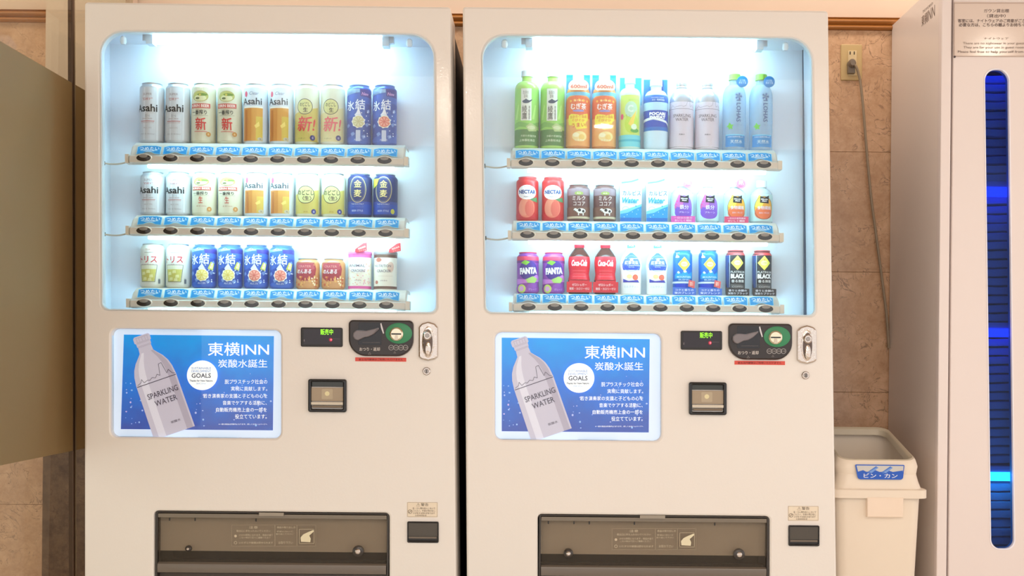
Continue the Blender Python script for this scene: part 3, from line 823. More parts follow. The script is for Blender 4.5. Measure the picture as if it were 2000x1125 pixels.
    tt('注意', 495, 1030, 17, 5); tt('取出口に手を入れないでください', 495, 1037, 66, 4); tt('けがの原因になります。商品が出て', 500, 1045, 66, 4); tt('こない時は下記へご連絡ください', 498, 1050, 60, 3.4); tt('いたずらや破損は罰せられます', 500, 1060, 66, 4)
    a_ = S(460, 1047); d.ell(a_[0], a_[1], 2.6, 2.6, IV, 12); a_ = S(460, 1060); d.ring(a_[0], a_[1], 3, 3, .7, IV, 14)
    tt('商品の取り出し方', 559, 1030, 36, 4); tt('手前に引いて', 556, 1038, 32, 3); tt('取り出して下さい', 556, 1043, 34, 3); tt('お取り下さい', 558, 1060, 28, 5)
    a_ = S(584, 1033); b2 = S(614, 1062); d.frame(a_[0], b2[1], b2[0], a_[1], 1.2, mat((176, 162, 138), .5))
    d.poly([S(*p) for p in ((588, 1058), (587, 1050), (592, 1044), (600, 1040), (612, 1035), (613, 1038), (604, 1046), (607, 1052), (606, 1059))], mat((232, 222, 190), .5))
    d.build('flap_print', fp, pxmap(.0098))
    return mc, bx0, bx1

ZR = {}
def baserow(px_, py_, y=.115): return U(px_, py_, y).z
LROWS = [dict(btn=((280.5, 308), (751, 313)), bot=320, x=(252, 790), card=(283, 288), cardx=(289.5, 752), z=baserow(297, 283.5), cable=(200, 318)),
         dict(btn=((280.5, 450), (753, 455)), bot=460, x=(253, 791), card=(421, 427), cardx=(291, 755), z=baserow(297, 423.5), cable=(201, 457)),
         dict(btn=((281, 591), (754.5, 596)), bot=602, x=(254, 793), card=(563, 569), cardx=(291, 756), z=baserow(297, 563.5), cable=None)]
RROWS = [dict(btn=((1027, 317), (1492, 321)), bot=328, x=(997, 1520), card=(291, 297), cardx=(1030, 1485), z=baserow(1029, 293.5), cable=(945, 324)),
         dict(btn=((1030, 458), (1494, 462)), bot=469, x=(999, 1523), card=(432, 438), cardx=(1032, 1487), z=baserow(1029, 434), cable=(947, 465)),
         dict(btn=((1032, 599), (1496, 603)), bot=609, x=(1001, 1524), card=(573, 579), cardx=(1032, 1488), z=baserow(1029, 575), cable=None)]
machine(dict(side='left', label='left white vending machine with shelves of canned alcoholic drinks and blue bottle poster',
    L=(164.5, 164.5), R=(880, 891.5), top=(3.5, 13), win=(196, 198.5, 848, 853, 60.5, 605), flare=(0, 0), inner=(216, 862), seam=None, seammat=None,
    poster=(217, 642, 548, 853), ptilt=236, pscale=(242, 654, 1, 1), hatch=(301, 760, 998), bodytop=66, lamp=(302, 748), lampy=77,
    rows=LROWS, disp=(588, 639.5, 669.5, 677), coin=(682, 625, 808, 695), red=(694, 698, 793.5, 705.5), note=(603, 740, 677.5, 804.5), lock=(818, 628, 855.5, 705),
    key=(833.5, 725), warn=(795, 980.5, 855, 1010), ret=(795.5, 1018, 857, 1059.5), tab=(506, 1001, 554, 1008), knobs=((369, 1071, .55), (700, 1076, 1.0)),
    ticks=(331, 381, 500), fs=(452, 1025)))
machine(dict(side='right', label='right white vending machine with shelves of soft drink bottles and blue bottle poster',
    L=(903.5, 911.5), R=(1618, 1634), top=(12.5, 20.5), win=(941, 947.5, 1586, 1593, 67.5, 611), flare=(0, 0), inner=(936, 1571), seam=(1570.5, 1573), seammat=mat((66, 76, 96), .3),
    poster=(967, 649, 1291, 858), ptilt=242, pscale=(980, 660, 289/293, .99), hatch=(1050.5, 1503, 1004.5), bodytop=72, lamp=(1040, 1476), lampy=84,
    rows=RROWS, disp=(1329.5, 646, 1410, 683), coin=(1422, 631.5, 1546, 702), red=(1434.5, 704.5, 1533, 712), note=(1345, 746, 1418.5, 810), lock=(1556, 635, 1594, 711),
    key=(1573, 733), warn=(1539, 988, 1599, 1017), ret=(1539.5, 1025.5, 1600, 1066), tab=(1250, 1006, 1299, 1013), knobs=((1110, 1080, .85), (1443, 1082, 1.0)),
    ticks=(1071, 1121, 1151, 1239, 1396), fs=(1195, 1032)))
# ------------------------------------------------------------------ products
SILV = mat((198, 196, 200), .25, .75); LIDM = mat((205, 205, 208), .3, .9)
def wrapmap(prof, ysc=1.0):
    """prof: list of (r,z) in mm; x is arc length at the widest radius"""
    def rad(z):
        if z <= prof[0][1]: return prof[0][0]
        for (r0, z0), (r1, z1) in zip(prof, prof[1:]):
            if z0 <= z <= z1 and z1 > z0: return r0+(r1-r0)*(z-z0)/(z1-z0)
        return prof[-1][0]
    rmax = max(r for r, _ in prof)
    def f(x, y, off):
        th = x/rmax; r = rad(y)/1000+off
        return Vector((r*math.sin(th), -ysc*r*math.cos(th), y/1000))
    return f
def flatmap(yy):
    return lambda x, y, off: Vector((x/1000, yy/1000-off, y/1000))
def P_root(name):
    o = bpy.data.objects.new(name, None); o.empty_display_size = .02
    link(o, None, (0, 0, 0)); return o
def m_(prof): return [(r/1000, z/1000) for r, z in prof]
def can(name, R, H, bodycol, draw, metal=0.0, rough=.3, topcol=None):
    root = P_root(name); nk = R*.80
    sh = [(R*.78, 0), (R*.86, 1.2), (R*.94, 4), (R, 8), (R, H-15), (R*.975, H-11), (nk, H-4.5), (nk, H-3)]
    G().lathe(m_(sh), n=40, cap0=True, cap1=False).build('can_body', mat(bodycol, rough, metal, key='can'), root, (0, 0, 0))
    G().lathe(m_([(nk, H-3.2), (nk+1, H-2), (nk+1.2, H-.6), (nk+.4, H), (nk-.6, H-.4), (nk-1, H-3), (0.5, H-3.4)]), n=40, cap0=False).build('can_lid', LIDM if topcol is None else mat(topcol, .3, .4), root, (0, 0, 0))
    d = D(); draw(d, R, H)
    d.build('printed_label', root, wrapmap([(p[0]+.0, p[1]) for p in sh]), step=5, vstep=None, origin=(0, 0, 0))
    return root
def band(d, R, z0, z1, c, lay=None, hw=None):
    hw = hw or R*1.72
    n = max(1, int((z1-z0)/6)+1)
    return d.rect(-hw, z0, hw, z1, c, 0, lay)
K = (24, 22, 24); RED = (206, 32, 40); GOLDc = (196, 160, 70)
def beer_silver(d, R, H):
    k = H/168
    band(d, R, 9, H-15, (208, 205, 208))
    for x in (-36, -14, 22): d.rect(x, 9, x+5, H-15, (224, 222, 226), lay=2)  # metal sheen painted on as lighter vertical stripes
    d.txt('SUPER', -3, H*.80, 24, 6, (150, 120, 120)); d.txt('"DRY"', -3, H*.72, 28, 7*k, (190, 110, 108), shear=.2, bold=.01)
    d.txt('Asahi', -7, H*.575, 62, 21*(.62+.38*k), K, bold=.02)
    d.txt('生ビール', -2, H*.45, 13, 8*k, (90, 84, 90)); d.txt('DRAFT BEER', -3, H*.40, 28, 3, (150, 110, 110))
    d.rect(-22, H*.355, 16, H*.365, (190, 90, 84)); d.txt('KARAKUCHI', -3, H*.335, 34, 3, (180, 110, 104))
    d.txt('ALC.5%', -2, H*.25, 22, 4, (170, 150, 150)); d.txt('辛口 生 缶350ml', -2, H*.15, 36, 4, (150, 130, 132))
def beer_cream(new):
    def f(d, R, H):
        band(d, R, 9, H-15, (222, 212, 186))
        d.ell(-2, H*.77, 22, H*.085, (196, 190, 110)); d.ell(-2, H*.745, 17, H*.05, (226, 218, 170)); d.ell(4, H*.80, 14, H*.022, (120, 140, 60)); d.ell(-9, H*.74, 6, H*.018, (110, 110, 70))
        d.txt('★', -2, H*.80, 9, 8, (226, 200, 90)); d.ring(-2, H*.775, 22.5, H*.088, 1.2, (170, 150, 70))
        d.rect(-30, H*.58, 26, H*.655, (206, 96, 84)); d.txt('KIRIN BEER', -2, H*.618, 50, H*.045, (246, 222, 210), bold=.02)
        d.txt('一番搾り', -5, H*.51, 42, H*.075, K, bold=.03)
        d.rect(-22, H*.455, 20, H*.46, (150, 140, 120))
        if new:
            d.txt('新', 0, H*.32, 28, H*.20, (216, 50, 44), bold=.05, shear=-.08)
            d.rect(-16, H*.19, 18, H*.2, (210, 90, 80))
        else:
            d.txt('生', -2, H*.36, 11, H*.15, (206, 80, 60), bold=.03); d.txt('麦芽100%', 0, H*.22, 26, 4, (180, 120, 80))
        d.ell(21, H*.155, 6.5, 6.5, (206, 140, 66)); d.txt('麦', 21, H*.155, 6, 6, (246, 220, 170))
    return f
def clear_beer(d, R, H):
    band(d, R, 9, H-15, (222, 224, 230))
    d.txt('Clear', 2, H*.83, 26, 9, (120, 130, 160), shear=.25); d.ell(-22, H*.82, 5, 8, (214, 80, 110))
    d.txt('Asahi', -5, H*.70, 58, 19*(.4+.6*H/168), (70, 72, 80), bold=.015)
    d.rect(-30, 9, 27, H*.60, (214, 140, 64)); d.rect(-4, 9, 27, H*.60, (224, 160, 78)); d.rect(8, 9, 27, H*.45, (222, 186, 84))
    d.rect(-30, H*.59, 27, H*.615, (246, 240, 226))
    d.poly([(4, H*.30), (16, H*.37), (18, H*.30), (8, H*.26)], (244, 214, 120)); d.rect(-24, 9, -16, H*.56, (196, 116, 50))
    d.ell(20, 14, 8, 5, (206, 190, 160)); d.txt('生', 20, 14, 6, 5, (120, 90, 60))
def gold_circle(new, pale=False):
    def f(d, R, H):
        G1 = (206, 184, 96) if not pale else (220, 204, 150)  # pale variant has the glare on the can put into its colours
        band(d, R, 9, H-15, (220, 214, 190)); d.poly([(-40, 9), (40, 9), (40, H*.62), (-40, H*.50)], G1)
        cy = H*.62 if new else H*.50; rr = 22 if new else 25
        d.ell(-1, cy, rr, rr*.98, (216, 208, 140)); d.ring(-1, cy, rr, rr*.98, 1.6, (52, 46, 50))
        if new:
            d.txt('のどごし', -1, cy+6, 28, 11, (40, 34, 40), bold=.03); d.txt('生', 1, cy-9, 12, 12, (40, 34, 40), bold=.04)
            c = (216, 46, 52) if not pale else (226, 96, 106)
            d.txt('新!', 3, H*.335, 50, H*.24, c, bold=.06, shear=.15)
            d.ell(21, 19, 7.5, 7.5, (66, 56, 120)); d.txt('金', 21, 19, 6, 6, (220, 214, 240)); d.txt('うまい!', -8, 17, 20, 4, (120, 96, 50))
        else:
            d.txt('のどごし', -1, cy+6, 44, 14, (36, 32, 40), bold=.035); d.txt('〈生〉', 3, cy-10, 24, 12, (60, 40, 60), bold=.04)
            d.ell(22, 15, 7, 7, (50, 50, 130)); d.txt('金', 22, 15, 6, 6, (220, 214, 240)); d.txt('爽快', 0, 14, 12, 5, (176, 130, 50))
    return f
def ice_can(fruit, tall, plain=False):
    fc = {'lemon': ((232, 206, 96), (246, 232, 160), (214, 180, 70)), 'grape': ((226, 110, 96), (246, 170, 150), (206, 76, 70)), 'grey': ((206, 196, 140), (226, 220, 180), (180, 170, 110))}[fruit]
    def f(d, R, H):
        B1, B2, B3 = (58, 96, 186), (42, 72, 160), (120, 152, 214)
        band(d, R, 8, H-14, B1)
        d.poly([(-50, H*.80), (-8, H*.92), (6, H*.86), (6, H-14), (-50, H-14)], (150, 186, 226)); d.poly([(8, H*.80), (50, H*.78), (50, H-14), (8, H-14)], (60, 50, 140))
        if tall: d.txt('New', 22, H*.84, 22, 9, (210, 160, 210), shear=.2, bold=.02)
        for a, b, c, dd in ((-40, .1, -18, .34), (-34, .42, -8, .2), (14, .12, 42, .36), (20, .5, 44, .66)):
            d.poly([(a, H*b), (c, H*(b+.05)), (c+6, H*dd), (a+4, H*(dd+.03))], B2)
        for a, b in ((-30, .28), (26, .30), (-14, .14), (16, .1), (30, .52)): d.poly([(a, H*b), (a+8, H*b+6), (a+4, H*b+13), (a-5, H*b+8)], B3)
        d.txt('氷', -20, H*.64, 22, 26, (244, 248, 255), bold=.045); d.txt('結', 7, H*.66, 25, 28, (232, 238, 252), bold=.03)
        cx, cy, rr = (3, H*.38, 17) if tall else (2, H*.30, 17)
        d.poly([(cx, cy+rr*1.9), (cx+8, cy+rr), (cx, cy), (cx-10, cy+rr*1.1)], (226, 232, 246))
        d.poly([(cx+rr*math.cos(k*math.pi/9)*(1.08 if k % 2 else .94), cy+rr*math.sin(k*math.pi/9)*(1.08 if k % 2 else .94)) for k in range(18)], (244, 240, 224))
        d.ell(cx, cy, rr*.86, rr*.86, fc[0], 22)
        for k in range(8):
            a = k*math.pi/4; d.poly([(cx+2.0*math.cos(a), cy+2.0*math.sin(a)), (cx+rr*.76*math.cos(a-.3), cy+rr*.76*math.sin(a-.3)), (cx+rr*.76*math.cos(a+.3), cy+rr*.76*math.sin(a+.3))], fc[1], lay=40)
        if not tall: d.poly([(16, H*.44), (30, H*.40), (34, H*.56), (24, H*.60)], (206, 206, 90)); d.poly([(20, H*.45), (28, H*.43), (30, H*.53), (24, H*.56)], (236, 232, 150), lay=45)
        rn = random.Random(3)
        for _ in range(16):
            a, b = rn.uniform(10, 34), rn.uniform(.12, .6); d.ell(a, H*b, 1.4, 1.8, (226, 236, 250), 6, lay=46)
        d.txt('ALC.5%', 2, 14, 18, 5, (214, 222, 244))
        if tall: d.rect(-3, 10, 8, H*.24, (196, 206, 232), lay=30); d.poly([(-3, H*.5), (3, H*.62), (9, H*.5)], (240, 240, 250), lay=30)
    return f
def navy(d, R, H):
    band(d, R, 9, H-14, (44, 48, 96)); d.rect(-55, 9, 55, H*.30, (40, 70, 160)); d.rect(-55, H*.30, 55, H*.36, (52, 66, 140))
    d.ring(-2, H*.63, 24, H*.30, 1.6, (206, 180, 120), 30); d.ring(-2, H*.63, 21, H*.27, .7, (150, 140, 130), 30)
    d.txt('金', -2, H*.755, 20, 20, (224, 196, 128), bold=.03); d.txt('麦', -2, H*.54, 20, 20, (224, 196, 128), bold=.03)
    d.txt('THE RICH MALT', -2, H*.30, 34, 4, (190, 190, 214)); d.txt('THE TASTE OF', -2, H*.24, 34, 5, (90, 110, 190)); d.txt('BEER STYLE', -2, H*.15, 30, 5, (196, 204, 230))
def navy_y(d, R, H):
    navy(d, R, H); d.poly([(-34, H-15), (-14, H-15), (-20, H*.74), (-34, H*.66)], (206, 220, 60)); d.ell(24, H*.14, 6, 7, (200, 190, 60))
def highball(d, R, H):
    band(d, R, 9, H-15, (226, 220, 208))
    d.txt('TORYS', 0, H*.86, 22, 5, (190, 110, 100)); d.rect(-14, H*.79, 12, H*.80, (150, 130, 120))
    d.txt('トリス', -6, H*.64, 52, 18, (206, 40, 62), bold=.05); d.txt('ハイボール', -4, H*.525, 36, 4, (190, 90, 90))
    d.poly([(-22, 16), (16, 16), (22, H*.52), (-28, H*.52)], (120, 122, 112)); d.poly([(-20.5, 17.5), (14.5, 17.5), (20.4, H*.51), (-26.3, H*.51)], (226, 222, 196))
    d.poly([(-20, 18), (14, 18), (18.4, H*.42), (-24.6, H*.42)], (206, 196, 106))
    for a, b in ((-14, .32), (-2, .36), (6, .26), (-10, .2), (2, .18)): d.poly([(a-5, H*b-4), (a+5, H*b-3), (a+4, H*b+5), (a-4, H*b+4)], (228, 222, 160), lay=20)
    d.rect(24, 12, 30, 24, (110, 114, 120)); d.txt('7%', 27, 24, 6, 4, (120, 120, 120))
def crater(d, R, H):
    band(d, R, 8, H-14, (214, 150, 96))
    d.poly([(-34, H*.86), (24, H*.86), (30, H*.66), (26, H*.40), (10, H*.28), (-14, H*.26), (-34, H*.40)], (166, 52, 62))
    d.poly([(-30, H*.83), (20, H*.83), (25, H*.66), (10, H*.58), (-20, H*.58), (-32, H*.68)], (186, 76, 88))
    d.txt('CRATER', -4, H*.73, 36, 6, (226, 160, 150)); d.txt('のんある', -6, H*.57, 40, 12, (250, 240, 240), bold=.05, shear=.2)
    rn = random.Random(5)
    for _ in range(28):
        a, b = rn.uniform(-34, 34), rn.uniform(.08, .42); d.ell(a, H*b, rn.uniform(1.5, 4), rn.uniform(1.5, 4), ((232, 170, 100), (206, 96, 60), (240, 196, 120))[rn.randint(0, 2)], 8, lay=12)
    for _ in range(8): d.ell(rn.uniform(14, 34), H*rn.uniform(.12, .4), 2.4, 2, (250, 226, 190), 8, lay=13)
def crackerp(col, txt1, txt2, base):
    def f(d, R, H):
        band(d, R, 3, H-8, (240, 230, 214)); d.rect(-R*1.7, 3, R*1.7, H*.10, col); d.rect(-R*1.7, H*.84, R*1.7, H-7, col)
        rn = random.Random(9)
        if base == 'pink':
            for _ in range(80): d.ell(rn.uniform(-40, 40), H*rn.uniform(.14, .80), rn.uniform(1, 2.2), rn.uniform(1, 2.2), ((246, 190, 150), (236, 150, 130), (248, 214, 150), (230, 170, 190))[rn.randint(0, 3)], 7, lay=6)
            d.ell(-4, H*.56, 21, 13, (244, 238, 232), lay=8)
        else:
            d.ell(-16, H*.78, 9, 6, (190, 110, 90)); d.rect(-18, H*.36, 24, H*.365, (190, 160, 140)); d.rect(-18, H*.46, 24, H*.465, (190, 160, 140)); d.ell(-22, H*.2, 5, 5, (196, 120, 100))
            d.ell(18, H*.6, 10, 14, (226, 190, 170), lay=8)
        d.txt(txt1, -3, H*.62, 38, 7, (96, 76, 96), bold=.01, lay=60); d.txt(txt2, 0, H*.49, 32, 7, (96, 76, 96), bold=.01, lay=60); d.txt('5年保存', 0, H*.24, 16, 4, (150, 120, 120), lay=60)
    return f
def cracker_can(name, R, H, col, draw, tagx, side):
    root = P_root(name)
    G().lathe(m_([(R-.8, 0), (R, .8), (R, 2.2), (R-.6, 3), (R-.6, H-10), (R, H-9.5)]), n=40).build('tin_body', mat((236, 228, 214), .35), root, (0, 0, 0))
    G().lathe(m_([(R+.6, H-9), (R+1, H-8), (R+1, H-2), (R+.2, H), (R-3, H), (R-4, H-1.2), (.5, H-1.2)]), n=40, cap0=True).build('tin_lid', mat(col, .35), root, (0, 0, 0))
    d = D(); draw(d, R, H); d.build('printed_label', root, wrapmap([(R-.6, 0), (R-.6, H)]), step=5, origin=(0, 0, 0))
    # red wedge tag held above the lid
    a = [(-13, -8), (-12, -1), (9, 15), (19, 17), (20, -5), (-4, -10)]
    g_ = G().quadprism([((tagx+x)/1000, (H+6+z_)/1000) for x, z_ in reversed(a)][::-1] if False else [((tagx+x)/1000, (H+6+z_)/1000) for x, z_ in ((-13, -9), (-4, -10), (20, -5), (19, 17), (9, 15), (-12, -1))], -.036, -.0352)
    t = g_.build('price_tag', mat((206, 44, 52), .45), root, (0, 0, 0))
    d = D(); d.txt('税抜価格', tagx+6, H+9, 22, 5, (240, 180, 170), rot=.35, bold=.02); d.txt('おすすめ', tagx+8, H+2, 20, 4, (240, 160, 150), rot=.2)
    d.build('tag_print', t, flatmap(-36.0), origin=(0, 0, 0))
    return root
# bottles
CAPR = 14
def bottle(name, prof, bodymat, capcol, capprof, labprof_range, draw, ysc=1.0, extra=None, capmat=None):
    root = P_root(name)
    G().lathe(m_(prof), n=36, ysc=ysc).build('bottle_body', bodymat, root, (0, 0, 0))
    cp = G(); cp.lathe(m_(capprof), n=28); cp.build('cap', capmat or mat(capcol, .35), root, (0, 0, 0))
    d = D(); draw(d); d.build('printed_label', root, wrapmap(prof, ysc), step=5, vstep=6, origin=(0, 0, 0))
    if extra: extra(root)
    return root
def pet(R, H, neck, sh):  # straight sided bottle profile; sh = height where the shoulder starts
    n = []
    for k in range(9):
        t = k/8; n.append((neck+(R-neck)*math.cos(t*math.pi/2)**.9, sh+(H-30-sh)*math.sin(t*math.pi/2)**1.1))
    return [(R*.80, 0), (R*.94, 2), (R, 7), (R, sh-.1)]+n+[(neck, H-14)]
def capp(r, H): return [(r, H-17), (r+.5, H-16.5), (r+.5, H-15), (r, H-14.5), (r, H-1.2), (r-1.2, H)]
def green_tea(d):
    d.rect(-52, 8, 52, 164, (150, 206, 96)); d.rect(-52, 8, 52, 52, (78, 128, 62)); d.poly([(-52, 52), (-20, 60), (14, 54), (52, 66), (52, 78), (10, 66), (-22, 74), (-52, 66)], (120, 180, 84))
    for x in (-26, -8, 24): d.poly([(x-10, 80), (x, 120), (x+4, 120), (x-2, 80)], (178, 222, 120), lay=4)
    d.rect(-16, 76, 13, 164, (228, 230, 222), lay=5)
    K2 = (60, 62, 60)
    d.txt('綾\n鷹', -6, 98, 14, 38, K2, bold=.01, lay=7); d.txt('本\n格\n緑\n茶', 7, 98, 5, 38, K2, lay=7)
    d.txt('急須の\n旨味', -3, 148, 15, 20, (100, 104, 96), lay=7)
    d.ell(-2, 128, 10, 5, (50, 70, 96), lay=7); d.poly([(4, 129), (15, 135), (14, 131), (6, 125)], (50, 70, 96), lay=8); d.ell(-2, 133.5, 3, 1.5, (50, 70, 96), lay=8)
    d.txt('京都の老舗茶舗', 6, 34, 44, 6, (210, 224, 190), lay=7); d.txt('上林春松本店', 2, 22, 44, 7, (210, 224, 190), bold=.02, lay=7)
    d.poly([(-2, 60), (10, 70), (34, 60), (30, 48), (6, 46)], (176, 196, 130), lay=6); d.ell(14, 57, 12, 5, (206, 214, 170), lay=7)
def header_card(root, w_, z0, z1, col, x=0, yy=17):
    G().quadprism([((x-w_/2)/1000, z0/1000), ((x+w_/2)/1000, z0/1000), ((x+w_/2)/1000, z1/1000), ((x-w_/2)/1000, z1/1000)], (yy)/1000, (yy+1)/1000).build('header_card', mat(col, .4), root, (0, 0, 0))
def barley(d):
    OR = (232, 110, 62)
    d.rect(-52, 8, 52, 150, (238, 168, 96)); d.poly([(-52, 84), (52, 84), (52, 128), (26, 142), (-2, 147), (-30, 142), (-52, 128)], OR)
    d.poly([(-52, 136), (-26, 146), (24, 146), (52, 136), (52, 156), (-52, 156)], (120, 190, 220))
    for x in (-22, -10, 2, 14, 26): d.ell(x, 134+(-abs(x)*.12), 3.4, 3.4, (246, 178, 70), 10, lay=5)
    d.txt('むぎ茶', 0, 116, 44, 17, (252, 248, 246), bold=.03, lay=6); d.ell(0, 104, 16, 3, (150, 140, 200), lay=6)
    d.txt('香り薫る', 0, 132, 24, 5, (250, 220, 160), bold=.03, lay=7)
    d.poly([(-28, 92), (-20, 96), (6, 92), (28, 98), (30, 80), (22, 74), (26, 58), (-4, 52), (-10, 62), (-28, 66), (-30, 78)], (246, 224, 70), lay=6)
    d.txt('おかわり自由', 0, 88, 46, 9, (226, 120, 30), bold=.04, rot=.05, lay=8); d.txt('ぐびぐび', 0, 78, 34, 7, (230, 96, 30), bold=.04, lay=8); d.txt('うまい!', 2, 65, 40, 11, (222, 70, 36), bold=.05, rot=.08, lay=8)
    d.ell(4, 34, 21, 14, (246, 220, 150), lay=5); d.ell(-6, 38, 9, 6, (250, 240, 200), lay=6); d.ell(10, 32, 8, 8, (240, 200, 110), lay=6); d.txt('ミネラル', 4, 24, 26, 5, (246, 240, 220), bold=.03, lay=8)
def barley_x(root):
    header_card(root, 66, 132, 213, (34, 128, 190))
    G().plate(rpoly([(-.027, .160), (.027, .160), (.029, .174), (.022, .185), (.010, .190), (-.010, .190), (-.022, .185), (-.029, .174)], .006, 4), [], -.0355, -.0345, None, .0003).build('price_flash', mat((248, 240, 224), .4), root, (0, 0, 0))
    d = D(); d.txt('600ml', 0, 170, 44, 10, (232, 110, 90), bold=.025); d.txt('たっぷり', 0, 183, 16, 4, (220, 120, 80)); d.build('flash_print', root, flatmap(-35.5), origin=(0, 0, 0))
def citrus(d):
    d.rect(-48, 8, 48, 40, (110, 212, 224)); d.rect(-48, 22, 48, 28, (60, 186, 210))
    d.rect(-30, 40, 30, 150, (206, 226, 110)); d.ell(4, 70, 20, 26, (196, 220, 70)); d.ell(2, 110, 18, 22, (190, 220, 190)); d.poly([(6, 60), (18, 110), (4, 90), (-6, 70)], (244, 212, 90))
    d.txt('C', 0, 112, 16, 20, (220, 236, 220), bold=.04); d.ell(-24, 90, 5, 8, (220, 80, 120)); d.txt('レモン', -10, 92, 20, 7, (120, 170, 70)); d.ell(12, 52, 12, 6, (90, 170, 70)); d.txt('はちみつ', 8, 136, 26, 5, (150, 180, 90)); d.ell(10, 62, 8, 8, (226, 240, 210))
def citrus_x(root): header_card(root, 60, 130, 206, (40, 180, 204), x=3)
def sweat(d):
    BL = (20, 70, 180)
    d.rect(-52, 8, 52, 52, (200, 224, 240)); d.rect(-52, 52, 52, 108, BL); d.poly([(-52, 76), (-10, 82), (30, 74), (52, 60), (52, 66), (30, 80), (-10, 89), (-52, 84)][::-1], (236, 244, 252)); d.rect(-52, 52, 52, 62, (20, 110, 196))
    d.rect(-52, 108, 52, 130, (180, 214, 238)); d.rect(-52, 130, 52, 150, (24, 96, 190)); d.txt('POCARI', 2, 103-5, 46, 9, (246, 250, 255), bold=.06, lay=8); d.txt('SWEAT', 2, 88, 46, 9, (246, 250, 255), bold=.06, lay=8)
    d.txt('ION SUPPLY DRINK', 2, 142, 36, 3, (220, 236, 250), lay=8); d.txt('水分・電解質補給', 4, 136, 36, 5, (220, 236, 250), bold=.02, lay=8)
def sweat_x(root):
    header_card(root, 66, 100, 202, (10, 112, 196)); header_card(root, 11, 165, 198, (24, 60, 130), x=16, yy=15)
def sparkling(d):
    CI = (120, 104, 122)
    d.rect(-56, 4, 56, 132, (214, 202, 216)); d.rect(-56, 112, 56, 113, CI)
    sky = [(-40, 2), (-34, 5), (-30, 10), (-24, 4), (-14, 6), (-4, 8), (2, 5), (10, 9), (14, 24), (19, 24), (22, 6), (30, 10), (40, 3)]
    for (a, h0), (b, h1) in zip(sky, sky[1:]): d.line((a, 113+h0), (b, 113+h1), .7, CI, lay=3)
    d.txt('SPARKLING', -2, 94, 52, 8.5, (86, 72, 92), lay=4, bold=.004); d.txt('WATER', -2, 83, 36, 8.5, (86, 72, 92), lay=4, bold=.004); d.txt('炭酸水', -2, 42, 16, 4, (90, 76, 96), lay=4, bold=.02)
def lohas(d):
    d.rect(-30, 10, 30, 44, (40, 140, 210)); d.rect(-30, 41, 30, 44, (120, 200, 236)); d.txt('天然水', 2, 24, 34, 10, (210, 234, 246), bold=.02); d.txt('日本の自然が育んだ', 0, 37, 44, 4, (220, 240, 250), bold=.02)
    d.poly([(-26, 66), (-20, 70), (-17, 77), (-13, 70), (-6, 70), (-10, 64), (-8, 57), (-14, 60), (-20, 56), (-19, 62)], (110, 196, 70)); d.txt('い・ろ・は・す', 10, 70, 32, 4.5, (90, 100, 110)); d.txt('NATURAL WATER', 10, 62, 26, 2.5, (130, 150, 160))
    d.txt('I LOHAS', 7, 108, 60, 12, (36, 54, 104), rot=-math.pi/2, bold=.01)
    for k in range(5):
        a = k*2*math.pi/5; d.poly([(7, 148), (7+9*math.cos(a-.35), 148+9*math.sin(a-.35)), (7+11*math.cos(a), 148+11*math.sin(a)), (7+9*math.cos(a+.35), 148+9*math.sin(a+.35))][:4], (80, 100, 140), lay=9)
def lohas_x(root):
    t = G().disc(.018, .190, .0155, .0155, -.0245, -.0235, 0, 28).build('round_tag', mat((24, 128, 200), .4), root, (0, 0, 0))
    d = D(); d.txt('いつも\n冷えてる', 18, 190, 20, 13, (210, 236, 250), bold=.02); d.build('tag_print', t, flatmap(-24.6), origin=(0, 0, 0))
# right machine, lower shelves
def nectar(d, R, H):
    band(d, R, 6, H-12, (214, 66, 60)); d.rect(-50, 6, 50, 20, (206, 44, 48)); d.ell(-2, 36, 24, 27, (236, 128, 104)); d.ell(-8, 38, 16, 24, (240, 150, 124)); d.ell(6, 34, 12, 22, (228, 108, 92)); d.poly([(4, 60), (30, 66), (34, 52), (18, 54)], (90, 140, 90))
    d.ell(-1, H*.64, 27, 20, (246, 238, 236)); d.txt('不二家', -1, H*.76, 16, 4, (150, 110, 120)); d.txt('NECTAR', 0, H*.65, 48, 11, (60, 80, 140), bold=.05); d.txt('PEACH', 0, H*.54, 18, 3.4, (120, 100, 120))
def cocoa(d, R, H):
    band(d, R, 6, H-12, (110, 70, 66)); d.rect(-50, 8, 50, 14, (206, 190, 160)); d.rect(-50, 15, 50, 40, (124, 84, 70)); d.rect(-50, 72, 50, H-12, (150, 122, 130))
    d.ell(0, H*.75, 12, 5, (150, 160, 80)); d.txt('森永', 0, H*.75, 12, 4, (236, 230, 200))
    d.txt('ミルク', 0, H*.62, 36, 12, (226, 210, 206), bold=.03); d.txt('ココア', 1, H*.47, 32, 11, (226, 210, 206), bold=.03)
    d.ell(6, H*.28, 13, 7, (236, 230, 226)); d.ell(2, H*.30, 4, 4, (40, 34, 36)); d.ell(12, H*.27, 3.4, 4, (40, 34, 36)); d.ell(-9, H*.31, 4.5, 4, (236, 230, 226)); d.rect(-2, H*.16, 1, H*.24, (236, 230, 226)); d.rect(10, H*.16, 13, H*.24, (236, 230, 226)); d.ell(-11, H*.29, 1.5, 1.5, (40, 34, 36))
